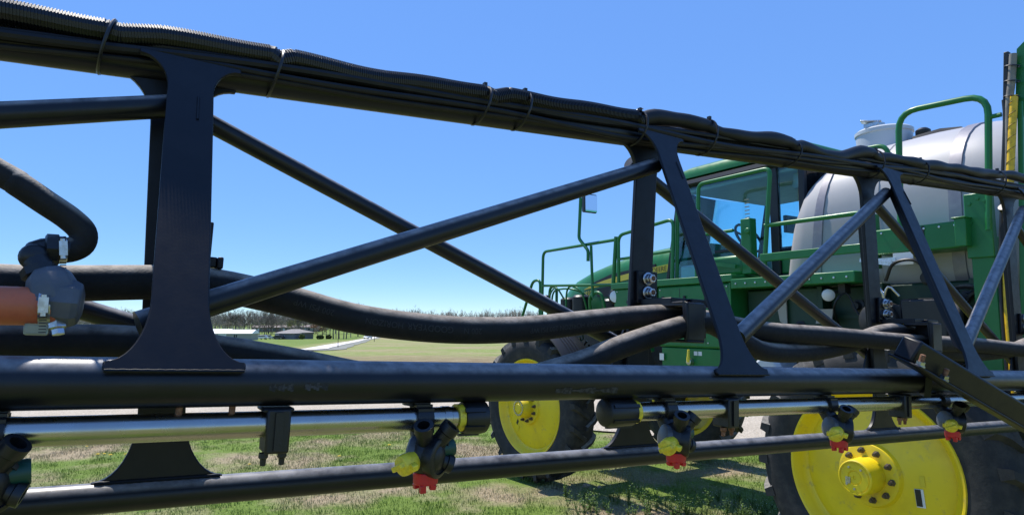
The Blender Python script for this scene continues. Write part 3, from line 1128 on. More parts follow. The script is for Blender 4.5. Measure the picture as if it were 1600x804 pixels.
MB().prism([(.62, -.50, 2.10), (.50, -.50, 2.10), (.52, -.50, 1.98), (.66, -.50, 1.98)], (0, .012, 0)).build('tan_guard', 'tan_panel', SP)
MB().box((-.6, -.95, 1.70), (.60, -.62, 2.29)).build('sump_panel', 'shaded_green', SP, bevel=.02)
MB().box((-.62, -.64, 2.02), (.62, -.60, 2.05)).build('sump_seam', 'shaded_green', SP)
wl = MB().lathe([(0, .02), (.03, .05), (.05, .05), (.06, .035), (.065, 0)], (.50, -.42, 2.22), (-.6, .7, -.2), 18).build('work_light', 'lamp_white', SP)
MB().tube([(.48, -.42, 2.22), (.40, -.5, 2.26)], .012, 8).box((.36, -.52, 2.22), (.42, -.44, 2.30)).build('bracket', 'dark_metal', wl)
# pump, strainer and hoses behind the rear wheel
MB().lathe([(0, .05), (.02, .14), (.22, .14), (.25, .1)], (.05, -.52, 2.0), (0, 1, 0), 24).box((-.2, -.6, 1.78), (.14, -.36, 2.12)).build('pump', 'dark_metal', SP, bevel=.015)
MB().box((-.42, -.6, 1.72), (-.10, -.34, 2.16)).build('control_box', 'plastic_black', SP, bevel=.02)
MB().box((-.10, -.34, 2.44), (.14, -.33, 2.47)).bar((.16, -.34, 2.47), (-.08, -.34, 2.42), .05, .03).build('step_edge', 'zinc', SP)
MB().tube(spline([(-.02, -.33, 2.3), (-.1, -.3, 2.42), (-.25, -.3, 2.43), (-.34, -.33, 2.3)], .02), .012, 8).build('lever_loop', 'plastic_black', SP)
MB().box((-.22, -.34, 2.41), (-.08, -.335, 2.50)).build('sticker', 'decal_white', SP)
for pts_, r_, m_ in (([(.0, -.32, 2.0), (-.02, -.28, 2.2), (.06, -.28, 2.28), (.12, -.32, 2.2)], .012, 'zinc'),
                     ([(-.12, -.31, 2.18), (-.06, -.28, 2.25), (.0, -.3, 2.12)], .01, 'zinc'),
                     ([(.9, -.36, 1.75), (.75, -.3, 1.86), (.6, -.34, 1.8), (.5, -.4, 1.7)], .028, 'rubber_hose'),
                     ([(1.1, -.34, 1.7), (1.05, -.3, 1.84), (.95, -.33, 1.88), (.86, -.4, 1.8)], .02, 'rubber_hose'),
                     ([(.3, -.4, 1.9), (.1, -.3, 1.8), (-.2, -.3, 1.76), (-.5, -.4, 1.8)], .035, 'rubber_hose'),
                     ([(-.45, -.4, 2.2), (-.5, -.3, 2.0), (-.45, -.3, 1.8), (-.3, -.4, 1.7)], .03, 'rubber_hose')):
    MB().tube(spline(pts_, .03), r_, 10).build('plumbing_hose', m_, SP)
MB().lathe([(0, .12), (.02, .15), (.30, .15), (.33, .12)], (1.02, -.62, 1.55), (0, 1, 0), 28).build('rinse_tank', 'pale_plastic', SP)
MB().lathe([(0, .05), (.02, .09), (.2, .09), (.22, .07)], (.86, -.55, 1.50), (0, 1, 0), 22).build('strainer', 'dark_metal', SP)
MB().tube([(.62, -.36, 1.52), (.60, -.34, 1.66)], .014, 8).build('valve_lever', 'yellow_cap', SP)
rb = MB().box((-.56, -.8, 2.50), (.06, -.35, 2.69)).build('rear_box', 'paint_green', SP, bevel=.012)
MB().box((-.30, -.352, 2.51), (-.285, -.345, 2.68)).build('seam', 'dark_metal', rb)

# --- rails: bent green tube
def rail(pts, r=.02, name='handrail', rr=.09, parent=SP):
    return MB().tube(rounded(pts, rr), r, 12).build(name, 'paint_green', parent)


V = -.40
rail([(4.57, V, 2.05), (4.53, V, 2.95), (3.05, V, 2.955)])
rail([(3.05, V, 2.99), (3.13, V, 2.30)], .024, 'rail_post')
rail([(4.55, V, 2.49), (3.13, V, 2.43)], .017)
rail([(3.51, V, 2.93), (3.49, V, 2.30)], .018, 'rail_post')
ma = rail([(3.535, V + .03, 2.74), (3.53, V + .03, 2.87), (3.71, V + .03, 3.04), (3.665, V + .03, 3.55)], .021, 'mirror_arm', .04)
mh = MB().loft([[(3.65 + b_, V - .02 - .20 * (.5 + a * c), 3.49 + d * e) for a, d in ((-.5, -.9), (-.45, -1.0), (.42, -1.0), (.5, -.85), (.5, .9), (.45, 1.0), (-.45, 1.0), (-.5, .9))] for b_, c, e in ((.0, 1, .12), (.02, 1, .12), (.06, .95, .11), (.07, .8, .09))]).build('mirror', 'plastic_black', ma)
MB().box((3.642, V - .212, 3.382), (3.649, V - .028, 3.598)).build('mirror_glass', 'mirror_face', ma)
rail([(3.02, V, 2.40), (3.01, V, 3.0), (2.15, V, 3.075), (2.19, V, 2.42)])
rail([(3.02, V, 2.72), (2.17, V, 2.74)], .016)
rail([(5.12, V, 1.95), (4.78, V, 2.57), (4.60, V, 2.57), (4.63, V, 1.60)], .02)
rail([(4.95, V - .35, 1.8), (4.86, V - .35, 2.5), (4.70, V - .35, 2.5), (4.72, V - .35, 1.6)], .02)
rail([(2.17, V - .05, 2.44), (2.135, V - .05, 3.21), (1.98, V - .05, 3.26)], .02, 'grab_rail')
rail([(1.86, V, 2.44), (1.80, V, 3.38), (.97, V, 3.375), (1.08, V, 2.40)], .02, rr=.07)
rail([(1.84, V, 2.86), (1.4, V, 2.86)], .017)
rail([(1.05, V, 2.86), (.13, V, 2.85), (.10, V, 2.40)], .02)
MB().box((-.62, V - .025, 2.535), (1.10, V + .025, 2.605)).build('rail_beam', 'paint_green', SP, bevel=.006)
MB().box((.05, V - .03, 2.40), (.10, V + .03, 2.82)).build('rail_post', 'paint_green', SP, bevel=.005)
# green entry panel with handle behind the cab step
MB().box((1.40, -.66, 2.445), (1.80, -.52, 2.64)).build('step_panel', 'paint_green', SP, bevel=.03)
MB().bar((1.78, -.45, 2.58), (1.42, -.45, 2.52), .03, .035).build('step_bar', 'paint_green', SP)
MB().box((1.30, -.62, 2.445), (1.41, -.52, 2.98)).tube([(1.30, -.5, 2.85), (1.30, -.47, 2.85)], .03, 10).build('control_post', 'paint_green', SP, bevel=.01)
lad = MB()
lad.bar((1.36, -.60, 2.98), (1.36, -.60, 3.2), .012, .012).bar((1.41, -.60, 2.98), (1.41, -.60, 3.2), .012, .012)
for k in range(6):
    lad.bar((1.36, -.60, 3.0 + .035 * k), (1.41, -.60, 3.0 + .035 * k), .008, .008)
lad.build('ladder_rack', 'tan_panel', SP)
hl = MB().lathe([(0, .02), (.02, .07), (.08, .092), (.10, .092), (.115, .075), (.122, 0)], (3.10, -.46, 2.285), (-.55, .82, .05), 28).build('headlamp', 'plastic_black', SP)
MB().lathe([(.098, .084), (.116, .070), (.125, .03), (.126, 0)], (3.10, -.46, 2.285), (-.55, .82, .05), 28, caps=False).build('lens', 'lamp_white', hl)

# --- cab
CL, CR = -.75, -2.35
cabf = MB()
cabf.box((.88, CR, 2.30), (2.62, CL, 2.44)).build('cab_floor', 'cab_trim', SP, bevel=.01)
MB().box((.88, CR + .02, 2.44), (1.16, CL - .02, 2.66)).build('cab_rear_panel', 'paint_green', SP, bevel=.02)


def pillar(a, b_, wd, dp):
    MB().bar(a, b_, wd, dp, (0, 1, 0)).build('pillar', 'cab_trim', SP, bevel=.008)


for v in (CL - .025, CR + .025):
    pillar((2.60, v, 2.44), (2.38, v, 3.50), .05, .05)
    pillar((1.20, v, 2.44), (1.20, v, 3.50), .09, .05)
    pillar((.92, v, 2.44), (.90, v, 3.50), .06, .05)
for v in (CL - .012, CR + .006):
    MB().prism([(2.56, v, 2.46), (2.36, v, 3.46), (1.26, v, 3.46), (1.26, v, 2.46)], (0, .006, 0)).build('door_glass', 'glass', SP)
    MB().prism([(1.14, v, 2.68), (1.14, v, 3.46), (.94, v, 3.46), (.96, v, 2.68)], (0, .006, 0)).build('quarter_glass', 'glass', SP)
# curved windscreen and rear window
for nm, x0, x1, bul in (('windscreen', 2.62, 2.40, .18), ('rear_window', .90, .885, -.03)):
    secs = []
    for k in range(9):
        f = k / 8
        v = CL - .03 + (CR + .06 - CL) * f
        bx = bul * math.sin(math.pi * f)
        zb_ = 2.46 if nm == 'windscreen' else 2.68
        secs.append([(x0 + bx, v, zb_), (x1 + bx, v, 3.47), (x1 + bx - .006, v, 3.47), (x0 + bx - .006, v, zb_)])
    MB().loft(secs).build(nm, 'glass', SP)
# roof: dark rim, green cap, light headliner
def slab(u0, u1, v0, v1, z0, z1, crown, inset):
    secs = []
    for z, i_ in ((z0, inset), (z0 + (z1 - z0) * .25, 0), (z0 + (z1 - z0) * .7, .01), (z1, .07), (z1 + crown, .35)):
        c = []
        r_ = .16
        for cx, cy, a0 in ((u1 - i_ - r_, v1 - i_ - r_, 0), (u0 + i_ + r_, v1 - i_ - r_, 90), (u0 + i_ + r_, v0 + i_ + r_, 180), (u1 - i_ - r_, v0 + i_ + r_, 270)):
            for k in range(5):
                a = R(a0 + 22.5 * k)
                c.append((cx + r_ * math.cos(a), cy + r_ * math.sin(a), z))
        secs.append(c)
    return MB().loft(secs)


slab(.84, 2.52, CR - .05, CL + .05, 3.47, 3.56, 0.0, .03).build('roof_rim', 'cab_trim', SP)
slab(.86, 2.44, CR - .03, CL + .03, 3.563, 3.69, .05, .0).build('roof', 'paint_green', SP, angle=50)
MB().box((.96, CR + .06, 3.42), (2.36, CL - .06, 3.468)).build('headliner', 'headliner', SP, bevel=.03)
# interior
MB().box((1.15, -1.82, 2.62), (1.30, -1.30, 3.22)).box((1.2, -1.84, 2.55), (1.68, -1.28, 2.68)).box((1.17, -1.7, 3.22), (1.27, -1.42, 3.40)).build('seat', 'seat_cloth', SP, bevel=.05)
MB().tube(rounded([(2.35, -1.55, 2.44), (2.25, -1.55, 2.8), (2.12, -1.55, 2.93)], .1), .045, 12).build('steering_column', 'cab_trim', SP)
ring = []
for k in range(25):
    a = 2 * math.pi * k / 24
    ring.append((2.10 + .19 * math.sin(a) * .5, -1.55 + .19 * math.cos(a), 2.95 + .19 * math.sin(a) * .86))
st = MB().tube(ring, .016, 8, caps=False)
for a in (0.4, 2.5, 4.7):
    st.tube([(2.11, -1.55, 2.95), (2.10 + .19 * math.sin(a) * .5, -1.55 + .19 * math.cos(a), 2.95 + .19 * math.sin(a) * .86)], .012, 6)
st.build('steering_wheel', 'cab_trim', SP)
MB().box((1.5, -2.2, 2.46), (2.1, -1.95, 2.86)).build('console', 'cab_trim', SP, bevel=.03)
MB().bar((1.9, -2.1, 2.86), (1.9, -2.1, 3.06), .03, .03).box((1.88, -2.2, 3.02), (1.92, -1.94, 3.22)).build('monitor', 'cab_trim', SP, bevel=.008)
MB().bar((1.60, -2.22, 2.9), (1.60, -2.22, 3.42), .05, .05).box((1.57, -2.24, 2.95), (1.66, -2.14, 3.22)).build('radio_post', 'cab_trim', SP, bevel=.008)
MB().box((1.28, -.90, 2.45), (2.45, -.80, 2.62)).build('door_panel', 'headliner', SP, bevel=.03)
MB().lathe([(0, .1), (.03, .12), (.14, .10), (.15, .0)], (1.05, -1.05, 3.28), (0, 0, 1), 20).build('dome_lamp', 'headliner', SP)

# --- solution tank: one moulded body, strap bands, lid
def tank_section(u, hw, z0, z1, n=40, e=3.2, grow=0.0):
    q = []
    zc, hh = (z0 + z1) / 2, (z1 - z0) / 2 + grow
    for k in range(n):
        a = 2 * math.pi * k / n
        c, s_ = math.cos(a), math.sin(a)
        ee = 7.0 if s_ < 0 else 2.75
        x = (abs(c) ** (2 / ee)) * (1 if c >= 0 else -1)
        y = (abs(s_) ** (2 / ee)) * (1 if s_ >= 0 else -1)
        z = zc - .12 + (hh + .12 if y > 0 else hh - .12) * y
        wf = max(0.0, min(1.0, (u - .35) / .6))
        q.append((u - wf * .17 * (z - 2.75), CV + (hw + grow) * x, z))
    return q


tanks = [(.99, .60, 2.22, 3.10), (.985, .80, 2.2, 3.22), (.96, .88, 2.2, 3.32), (.91, .915, 2.2, 3.41), (.82, .928, 2.2, 3.475), (.62, .932, 2.2, 3.53), (.3, .935, 2.2, 3.57), (-.1, .935, 2.2, 3.585), (-.5, .93, 2.2, 3.57), (-.72, .915, 2.2, 3.53), (-.86, .88, 2.2, 3.45), (-.95, .80, 2.23, 3.32), (-.99, .6, 2.3, 3.05)]
tank = MB().loft([tank_section(*t_) for t_ in tanks]).build('tank', 'tank_plastic', SP, angle=60)


def tank_at(u, g_):
    r_ = sorted(tanks)
    return tank_section(u, *[float(np.interp(u, [t_[0] for t_ in r_], [t_[k] for t_ in r_])) for k in (1, 2, 3)], grow=g_)


for u in (.68, -.40):
    MB().loft([tank_at(u - .045, .002), tank_at(u - .042, .012), tank_at(u + .042, .012), tank_at(u + .045, .002)], caps=False).build('tank_strap', 'tank_strap', tank)
lid = MB().lathe([(-.10, .23), (.17, .235), (.18, .245), (.21, .245), (.225, .225), (.235, .0)], (.52, -1.5, 3.56), (0, 0, 1), 40).build('lid', 'pale_plastic', tank)
MB().box((.46, -1.42, 3.79), (.60, -1.30, 3.835)).bar((.46, -1.36, 3.83), (.62, -1.30, 3.86), .1, .015).build('latch', 'zinc', lid, bevel=.006)
MB().lathe([(0, .04), (.06, .045), (.08, .06), (.13, .06), (.15, .035)], (.18, -1.5, 3.57), (0, 0, 1), 16).build('vent_cap', 'plastic_black', tank)
MB().loft([[(u, -1.5 + dv, 3.57 + dz * h) for dv, dz in ((-.12, 0), (-.1, 1), (.1, 1), (.12, 0))] for u, h in ((.27, .02), (.22, .07), (0, .085), (-.16, .06), (-.22, .02))]).build('top_cover', 'cab_trim', tank)
# rear rail over the tank, small rail ahead of it
rail([(-.14, V + .05, 2.65), (-.175, V + .05, 3.555), (-.755, V + .05, 3.52), (-.70, V + .05, 2.60)], .022, rr=.14)
rail([(.52, -.8, 3.40), (.50, -.8, 3.47), (.16, -.8, 3.455), (.12, -.8, 3.3)], .02, rr=.07)
MB().tube([(-.755, V + .05, 3.36), (-.82, V + .05, 3.36)], .016, 8).build('rail_stub', 'paint_green', SP)
# rear post, bolted plate and hose mast
rp = MB().box((-.72, -.55, 1.6), (-.58, -.36, 2.56)).build('rear_post', 'paint_green', SP, bevel=.008)
pl = MB().box((-.725, -.40, 2.42), (-.565, -.34, 2.86)).build('bolt_plate', 'paint_green', SP, bevel=.006)
for du, zz in ((-.69, 2.80), (-.65, 2.82), (-.60, 2.79), (-.60, 2.66)):
    MB().lathe([(0, .012), (.008, .012), (.009, 0)], (du, -.339, zz), (0, 1, 0), 6, caps=False).build('bolt', 'paint_green', pl)
MB().box((-.60, -.36, 2.50), (-.53, -.26, 2.70)).box((-.61, -.36, 2.69), (-.52, -.24, 2.70)).build('catch_box', 'paint_green', SP, bevel=.006)


def mp(z, du=0., dv=0.):            # mast leans to the rear going up
    return (-.765 - .135 * max(0, (z - 2.2)) / 1.55 - du, -.36 + dv, z)


MB().bar(mp(1.5, .052, -.02), mp(3.42, .052, -.02), .030, .05, (0, 1, 0)).build('mast', 'paint_green', SP, bevel=.004)
MB().prism([mp(3.32, .075, -.02), mp(3.32, .02, -.02), mp(3.78, .02, -.02), mp(3.84, .085, -.02)], (0, -.012, 0)).build('mast_plate', 'paint_green', SP)
MB().bar(mp(3.33, -.022, .0), mp(3.77, -.026, .0), .04, .028, (1, 0, 0)).build('mast_guard', 'cab_trim', SP, bevel=.004)
MB().tube(spline([mp(1.5, -.02, .02), mp(2.2, -.02, .02), mp(2.8, -.025, .02), mp(3.3, -.02, .02), mp(3.45, -.03, .02)], .05), .013, 10).build('mast_cable', 'cab_trim', SP)
MB().tube(spline([mp(1.6, .0, .01), mp(2.6, .0, .012), mp(3.0, .002, .015), mp(3.4, .0, .02), mp(3.55, .010, .02), mp(3.74, .016, .02)], .04), .022, 12).build('mast_hose', 'grey_hose', SP)
MB().tube(spline([mp(1.5, .024, .05), mp(2.2, .026, .055), mp(2.9, .026, .05), mp(3.46, .030, .03)], .04), .022, 10).build('yellow_hose', 'yellow_wrap', SP)
hx = []
for k in range(340):
    z = 1.52 + 1.9 * k / 339
    c = mp(z, .026, .052 - .02 * max(0, z - 2.9) / .56)
    a = k * .45
    hx.append((c[0] + .0225 * math.cos(a), c[1] + .0225 * math.sin(a), z))
MB().tube(hx, .0026, 4).build('spiral_wrap', 'wrap_dark', SP)
for z in (3.46, 3.56, 3.66):
    c = mp(z, .012, .02)
    MB().tube([(c[0] + .042 * math.cos(a * .3), c[1] + .034 * math.sin(a * .3), z + .01 * math.cos(a * .3)) for a in range(22)], .004, 5).build('cable_tie', 'tie_black', SP)
# rear lift frame that carries the boom (mostly outside the picture)
MB().box((-1.78, -2.2, 1.35), (-1.62, -.9, 1.55)).box((-1.78, -2.2, 2.35), (-1.62, -.9, 2.5)).box((-1.78, -1.06, 1.55), (-1.62, -.9, 2.35)).box((-1.78, -2.2, 1.55), (-1.62, -2.04, 2.35)).build('lift_frame', 'paint_green', SP, bevel=.01)
for v in (-1.3, -1.8):
    MB().bar((-1.64, v, 2.42), (-.5, v, 2.15), .09, .12).bar((-1.64, v, 1.45), (-.5, v, 1.42), .09, .12).build('lift_arm', 'paint_green', SP, bevel=.008)

# --- seams, latches, labels, fasteners
def label_plate(u, v, z, w_, h_, material, parent, name='sticker'):
    return MB().box((u - w_ / 2, v, z - h_ / 2), (u + w_ / 2, v + .0015, z + h_ / 2)).build(name, material, parent)


for u in (1.73, 2.05):
    MB().box((u - .003, -.3555, 1.78), (u + .003, -.3535, 2.34)).build('panel_gap', 'decal_black', sb)
for u in (1.66, 1.98, 2.28):
    MB().box((u - .012, -.355, 2.20), (u + .012, -.335, 2.26)).build('latch', 'dark_metal', sb, bevel=.004)
for u, z in ((1.46, 2.33), (1.46, 1.79), (1.70, 2.33), (1.70, 1.79), (2.32, 2.33), (2.32, 1.79)):
    MB().lathe([(0, .009), (.006, .008), (.007, 0)], (u, -.3548, z), (0, 1, 0), 6, caps=False).build('bolt', 'zinc', sb)
label_plate(1.55, -.3546, 1.95, .06, .09, 'decal_white', sb)
wk = MB()
for k in range(11):
    MB().lathe([(0, .010), (.007, .009), (.008, 0)], (.26 + .105 * k, -.2995, 2.345), (0, 1, 0), 6, caps=False).build('bolt', 'zinc', SP)
for k in range(6):
    MB().lathe([(0, .009), (.007, .008), (.008, 0)], (-.5 + .1 * k, -.3495, 2.66), (0, 1, 0), 6, caps=False).build('bolt', 'zinc', rb)
for u in (2.5, 2.75, 3.0):
    MB().lathe([(0, .009), (.007, .008), (.008, 0)], (u, -.3595, 2.34), (0, 1, 0), 6, caps=False).build('bolt', 'zinc', SP)
MB().box((2.70, -.36, 2.20), (2.84, -.345, 2.24)).build('handle', 'dark_metal', SP, bevel=.005)
MB().bar((1.9, CL + .012, 2.72), (1.66, CL + .012, 2.72), .02, .03).build('door_handle', 'cab_trim', SP, bevel=.004)
MB().tube(rounded([(2.50, CL + .02, 2.6), (2.44, CL + .06, 2.72), (2.36, CL + .06, 3.15), (2.36, CL + .02, 3.25)], .05), .012, 8).build('grab_handle', 'cab_trim', SP)
# tank mould seam, level marks, outlet fittings
MB().loft([tank_at(u, .0055) for u in (.150, .153, .167, .170)], caps=False).build('mould_seam', 'tank_plastic', tank)
for k, (u, z, r_) in enumerate(((.45, 2.33, .05), (-.2, 2.32, .06))):
    MB().lathe([(0, r_), (.03, r_), (.035, r_ * .7), (.08, r_ * .65)], (u, CV + .93, z), (0, 1, 0), 16).build('outlet_fitting', 'plastic_black', tank)
# dense plumbing, wiring and steelwork under the deck
rr = random.Random(9)
for k in range(16):
    u0 = rr.uniform(-.5, 1.3)
    z0 = rr.uniform(1.62, 2.1)
    pts_ = [(u0, -.58 + rr.uniform(-.05, .12), z0)]
    for q in range(4):
        pts_.append((pts_[-1][0] - rr.uniform(.05, .22) * (1 if k % 3 else -1), -.46 + rr.uniform(-.1, .12), min(2.22, max(1.58, pts_[-1][2] + rr.uniform(-.2, .2)))))
    MB().tube(spline(pts_, .03), rr.choice((.008, .011, .016, .022)), 8).build('plumbing_hose', rr.choice(('rubber_hose', 'plastic_black', 'cable')), SP)
for u, z in ((.82, 1.95), (.30, 2.12), (.18, 1.82), (-.30, 1.95), (-.48, 2.16)):
    MB().lathe([(0, .05), (.05, .05), (.055, .035), (.10, .03)], (u, -.56, z), (0, 1, 0), 14).lathe([(.03, .06), (.045, .06)], (u, -.56, z), (0, 1, 0), 6).build('valve_body', 'dark_metal', SP)
for u in (.62, .12, -.52):
    MB().box((u - .025, -.62, 1.55), (u + .025, -.50, 2.295)).build('support_bracket', 'shaded_green', SP, bevel=.005)
for k in range(7):
    u0 = rr.uniform(2.5, 4.6)
    pts_ = [(u0, -.75, rr.uniform(1.6, 2.0))]
    for q in range(3):
        pts_.append((pts_[-1][0] + rr.uniform(-.3, .3), -.70 + rr.uniform(-.1, .15), min(2.3, max(1.55, pts_[-1][2] + rr.uniform(-.25, .3)))))
    MB().tube(spline(pts_, .03), rr.choice((.01, .014, .02)), 8).build('engine_hose', rr.choice(('plastic_black', 'shaded_green', 'rubber_hose')), SP)

# ------------------------------------------------------------------ the spray boom: local x = along the boom towards the machine, y = away from the yard side, z = up
BD = Vector((.859, .512, 0)).normalized()
SLOPE = R(2.5)
BX = Vector((BD.x * math.cos(SLOPE), BD.y * math.cos(SLOPE), -math.sin(SLOPE)))
BY = Vector((-BD.y, BD.x, 0))
BZ = BX.cross(BY)
BM = empty('spray_boom')
BM.matrix_world = Matrix.Translation((0, 0, 1.91)) @ Matrix((BX, BY, BZ)).transposed().to_4x4()
tag(BM, 'black steel truss spray boom with hoses and nozzles crossing in front of the sprayer', 'spray boom')
Q0, Q1 = .895, 1.194                    # planes of the bottom chord and of the top chord
ST = [-.97, .053, 1.062, 2.094, 3.10, 4.115, 5.1]
LEANS = [-.044, -.057, .046, -.062, -.044, -.044, -.044]   # struts stand plumb although the boom slopes
FT = [(-.97, -.97), (.052, .046), (1.045, 1.09), (2.0, 2.11), (3.02, 3.12), (4.1, 4.13), (5.08, 5.12)]   # foot and head of each front strut
X0, X1 = -1.25, 5.25


def zb(s):                               # underside of the top chord
    return .473 + .0815 * s


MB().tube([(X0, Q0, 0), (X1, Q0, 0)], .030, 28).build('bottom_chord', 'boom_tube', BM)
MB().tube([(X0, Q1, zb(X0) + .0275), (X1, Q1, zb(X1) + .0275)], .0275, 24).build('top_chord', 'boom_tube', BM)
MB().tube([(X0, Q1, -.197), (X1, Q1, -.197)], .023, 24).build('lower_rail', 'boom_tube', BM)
# rubbed scuffs on the bottom chord
mat('scuff', (.04, .04, .048), .7, var=(.008, .008, .012), vscale=160, vlo=.42, vhi=.58)
for s0, w_, z_ in ((.158, .03, -.004), (.202, .03, -.003), (.60, .13, -.012)):
    mb = MB()
    for k in range(8):
        a0, a1 = s0 + w_ * k / 8, s0 + w_ * (k + 1) / 8
        h = .0035 + .002 * math.sin(k * 2.1)
        f = [(a, Q0 - math.sqrt(.0306 ** 2 - zz * zz), zz) for a, zz in ((a0, z_ - h), (a1, z_ - h), (a1, z_ + h), (a0, z_ + h))]
        mb.add(f, [(0, 1, 2, 3)])
    mb.build('scuff_mark', 'scuff', BM)


def flare(x, h0, h1, w_, wb, wt, k=.11):
    """outline of a strut plate: narrow waist, both ends flared with curved shoulders; returns (x, t) pairs"""
    L = [(-wb / 2 + .004, h0), (-wb / 2, h0 + .004)]
    n = 10
    for i in range(n + 1):
        f = 1 - math.cos(i / n * math.pi / 2)
        L.append((-(w_ / 2 + (wb - w_) / 2 * (1 - math.sqrt(max(0, 1 - (1 - f) ** 2)))), h0 + .012 + (k - .012) * f))
    kt = k * .75
    for i in range(n + 1):
        f = 1 - math.cos((1 - i / n) * math.pi / 2)
        L.append((-(w_ / 2 + (wt - w_) / 2 * (1 - math.sqrt(max(0, 1 - (1 - f) ** 2)))), h1 - .010 - (kt - .010) * f))
    L.append((-wt / 2, h1))
    out = L + [(-a, b_) for a, b_ in reversed(L)]
    return [(x + a, b_) for a, b_ in out]


ME_WASH = MB().lathe([(0, .0135), (.003, .0135), (.004, .0125), (.0045, .0105), (.011, .0100), (.012, .0085), (.0125, .0072)], (0, 0, 0), (0, -1, 0), 24, caps=False).mesh('washer', 'zinc', 30)
ME_NUT = MB().lathe([(.004, .0095), (.016, .0095), (.018, .0075)], (0, 0, 0), (0, -1, 0), 6).mesh('nut', 'zinc', 30)
ME_STUD = MB().lathe([(.012, .006), (.032, .006), (.034, .004)], (0, 0, 0), (0, -1, 0), 10).mesh('stud', 'rust', 30)
for i, s in enumerate(ST):
    # back strut: flat plate standing in the plane of the top chord, down to the lower rail
    zt = zb(s) + .012
    LEAN = LEANS[i]
    out = [(x + LEAN * z, Q1 - .006, z) for x, z in flare(s, -.185, zt, .068, .185, .19, .115)]
    bp = MB().prism(out, (0, .012, 0)).build('strut_plate', 'boom_paint', BM, bevel=.002)
    MB().prism([(s - .003, Q1 + .0125, .05), (s - .003 + LEAN * zt, Q1 + .0062, zt - .09), (s - .003 + LEAN * zt, Q1 + .03, zt - .14), (s - .003, Q1 + .03, .10)], (.006, 0, 0)).build('strut_flange', 'boom_paint', bp)
    MB().prism([(s - .034, Q1 + .0065, .10), (s - .075, Q1 + .0065, .0), (s - .075, Q1 + .0065, -.03), (s + .075, Q1 + .0065, -.03), (s + .075, Q1 + .0065, .0), (s + .034, Q1 + .0065, .10)], (0, .006, 0)).build('gusset', 'boom_paint', bp)
    MB().box((s - .03, Q0 + .02, -.012), (s + .03, Q1 - .008, .002)).build('cross_plate', 'boom_paint', bp)
    # front strut: leaning plate from the bottom chord up to the top chord
    y0, z0 = Q0 - .0265, .0155
    yh, zh = Q1 - .044, zb(s) + .026
    ln = l1 = math.hypot(yh - y0, zh - z0)
    e = e2 = Vector((0, (yh - y0) / ln, (zh - z0) / ln))
    nrm = Vector((0, -e.z, e.y))
    fa, fb = FT[i]
    half = flare(0, -.003, ln, .066, .152, .15, .10)
    half = half[:len(half) // 2]
    half = sorted(half + [(-.0331, l1 - .10), (-.0332, l1 - .2), (-.0330, l1 - .3)], key=lambda p: p[1])
    secs = []
    for x, tt in half:
        c = Vector((fa + (fb - fa) * tt / ln, y0, z0)) + (e * tt if tt < l1 else e * l1 + e2 * (tt - l1))
        secs.append([c + Vector((x, 0, 0)), c + Vector((-x, 0, 0)), c + Vector((-x, 0, 0)) + nrm * .007, c + Vector((x, 0, 0)) + nrm * .007])
    fp = MB().loft(secs).build('front_strut', 'boom_paint', BM, bevel=.0018, angle=10)
    rb_ = [Vector((fa + (fb - fa) * a / ln + .004, y0, z0)) + e * a - nrm * c for a, c in ((.05, .0005), (l1 - .04, .0005), (l1 - .08, .03), (.10, .03))]
    MB().prism(rb_, (.006, 0, 0)).build('stiffener', 'boom_paint', fp)
    wl_ = [Vector((fb + .012, y0, z0)) + e * a + nrm * .0072 for a in (l1 - .14, l1 - .09)]
    MB().tube(wl_, .0022, 6).build('weld_bead', 'boom_paint', fp)
    wb_ = [Vector((fa - .074 + .148 * k / 24, y0, z0)) + e * -.003 + nrm * .007 for k in range(25)]
    MB().tube(wb_, [.0020 + .0005 * (k % 2) for k in range(25)], 7).build('weld_bead', 'boom_paint', fp)
    wb_ = [Vector((s - .088 + .176 * k / 26 + LEAN * -.18, Q1 - .007, -.1735)) for k in range(27)]
    MB().tube(wb_, [.0028 + .0007 * (k % 2) for k in range(27)], 7).build('weld_bead', 'boom_paint', bp)
    # hose bracket on the back strut, two bolts, arm and clamp block
    br = MB().box((s - .012, Q1 - .016, .165), (s + .052, Q1 - .0065, .245)).box((s - .004, Q1 - .12, .160), (s + .052, Q1 - .016, .176)).box((s + .052, Q1 - .13, .158), (s + (.06 if i == 1 else .115), Q1 - .07, .176)).build('hose_bracket', 'boom_paint', BM, bevel=.002)
    for z in (.226, .192):
        for me in (ME_WASH, ME_NUT, ME_STUD):
            o = link(me.name, me, br)
            o.location = (s + .018, Q1 - .0165, z)
            o.scale = (1.2, 1.2, 1.2) if me is not ME_STUD else (1.1, .7, 1.1)
    if i == 1:
        continue
    MB().box((s - .004, Q1 - .170, .078), (s + .052, Q1 - .158, .164)).box((s - .004, Q1 - .158, .154), (s + .052, Q1 - .085, .164)).box((s - .004, Q1 - .170, .074), (s + .052, Q1 - .10, .081)).box((s + .052, Q1 - .165, .085), (s + .062, Q1 - .09, .16)).build('hose_clamp', 'plastic_black', br, bevel=.004)
# braces
for i in range(len(ST) - 1):
    a, c = ST[i], ST[i + 1]
    if i == 1:
        p = (a - .045, .955, .068)
    else:
        p = (FT[i][0] + .06, .928, .088)
    q = (FT[i + 1][1] - .014, Q0 - .0265 + (zb(c) - .055) * (Q1 - .044 - Q0 + .0265) / (zb(c) + .0105) + .030, zb(c) - .055)
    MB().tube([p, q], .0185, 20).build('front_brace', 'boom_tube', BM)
    MB().tube([(a - .01, Q1 + .026, zb(a) - .035), (c - .005, Q1 + .026, .055)], .0165, 20).build('back_brace', 'boom_tube', BM)

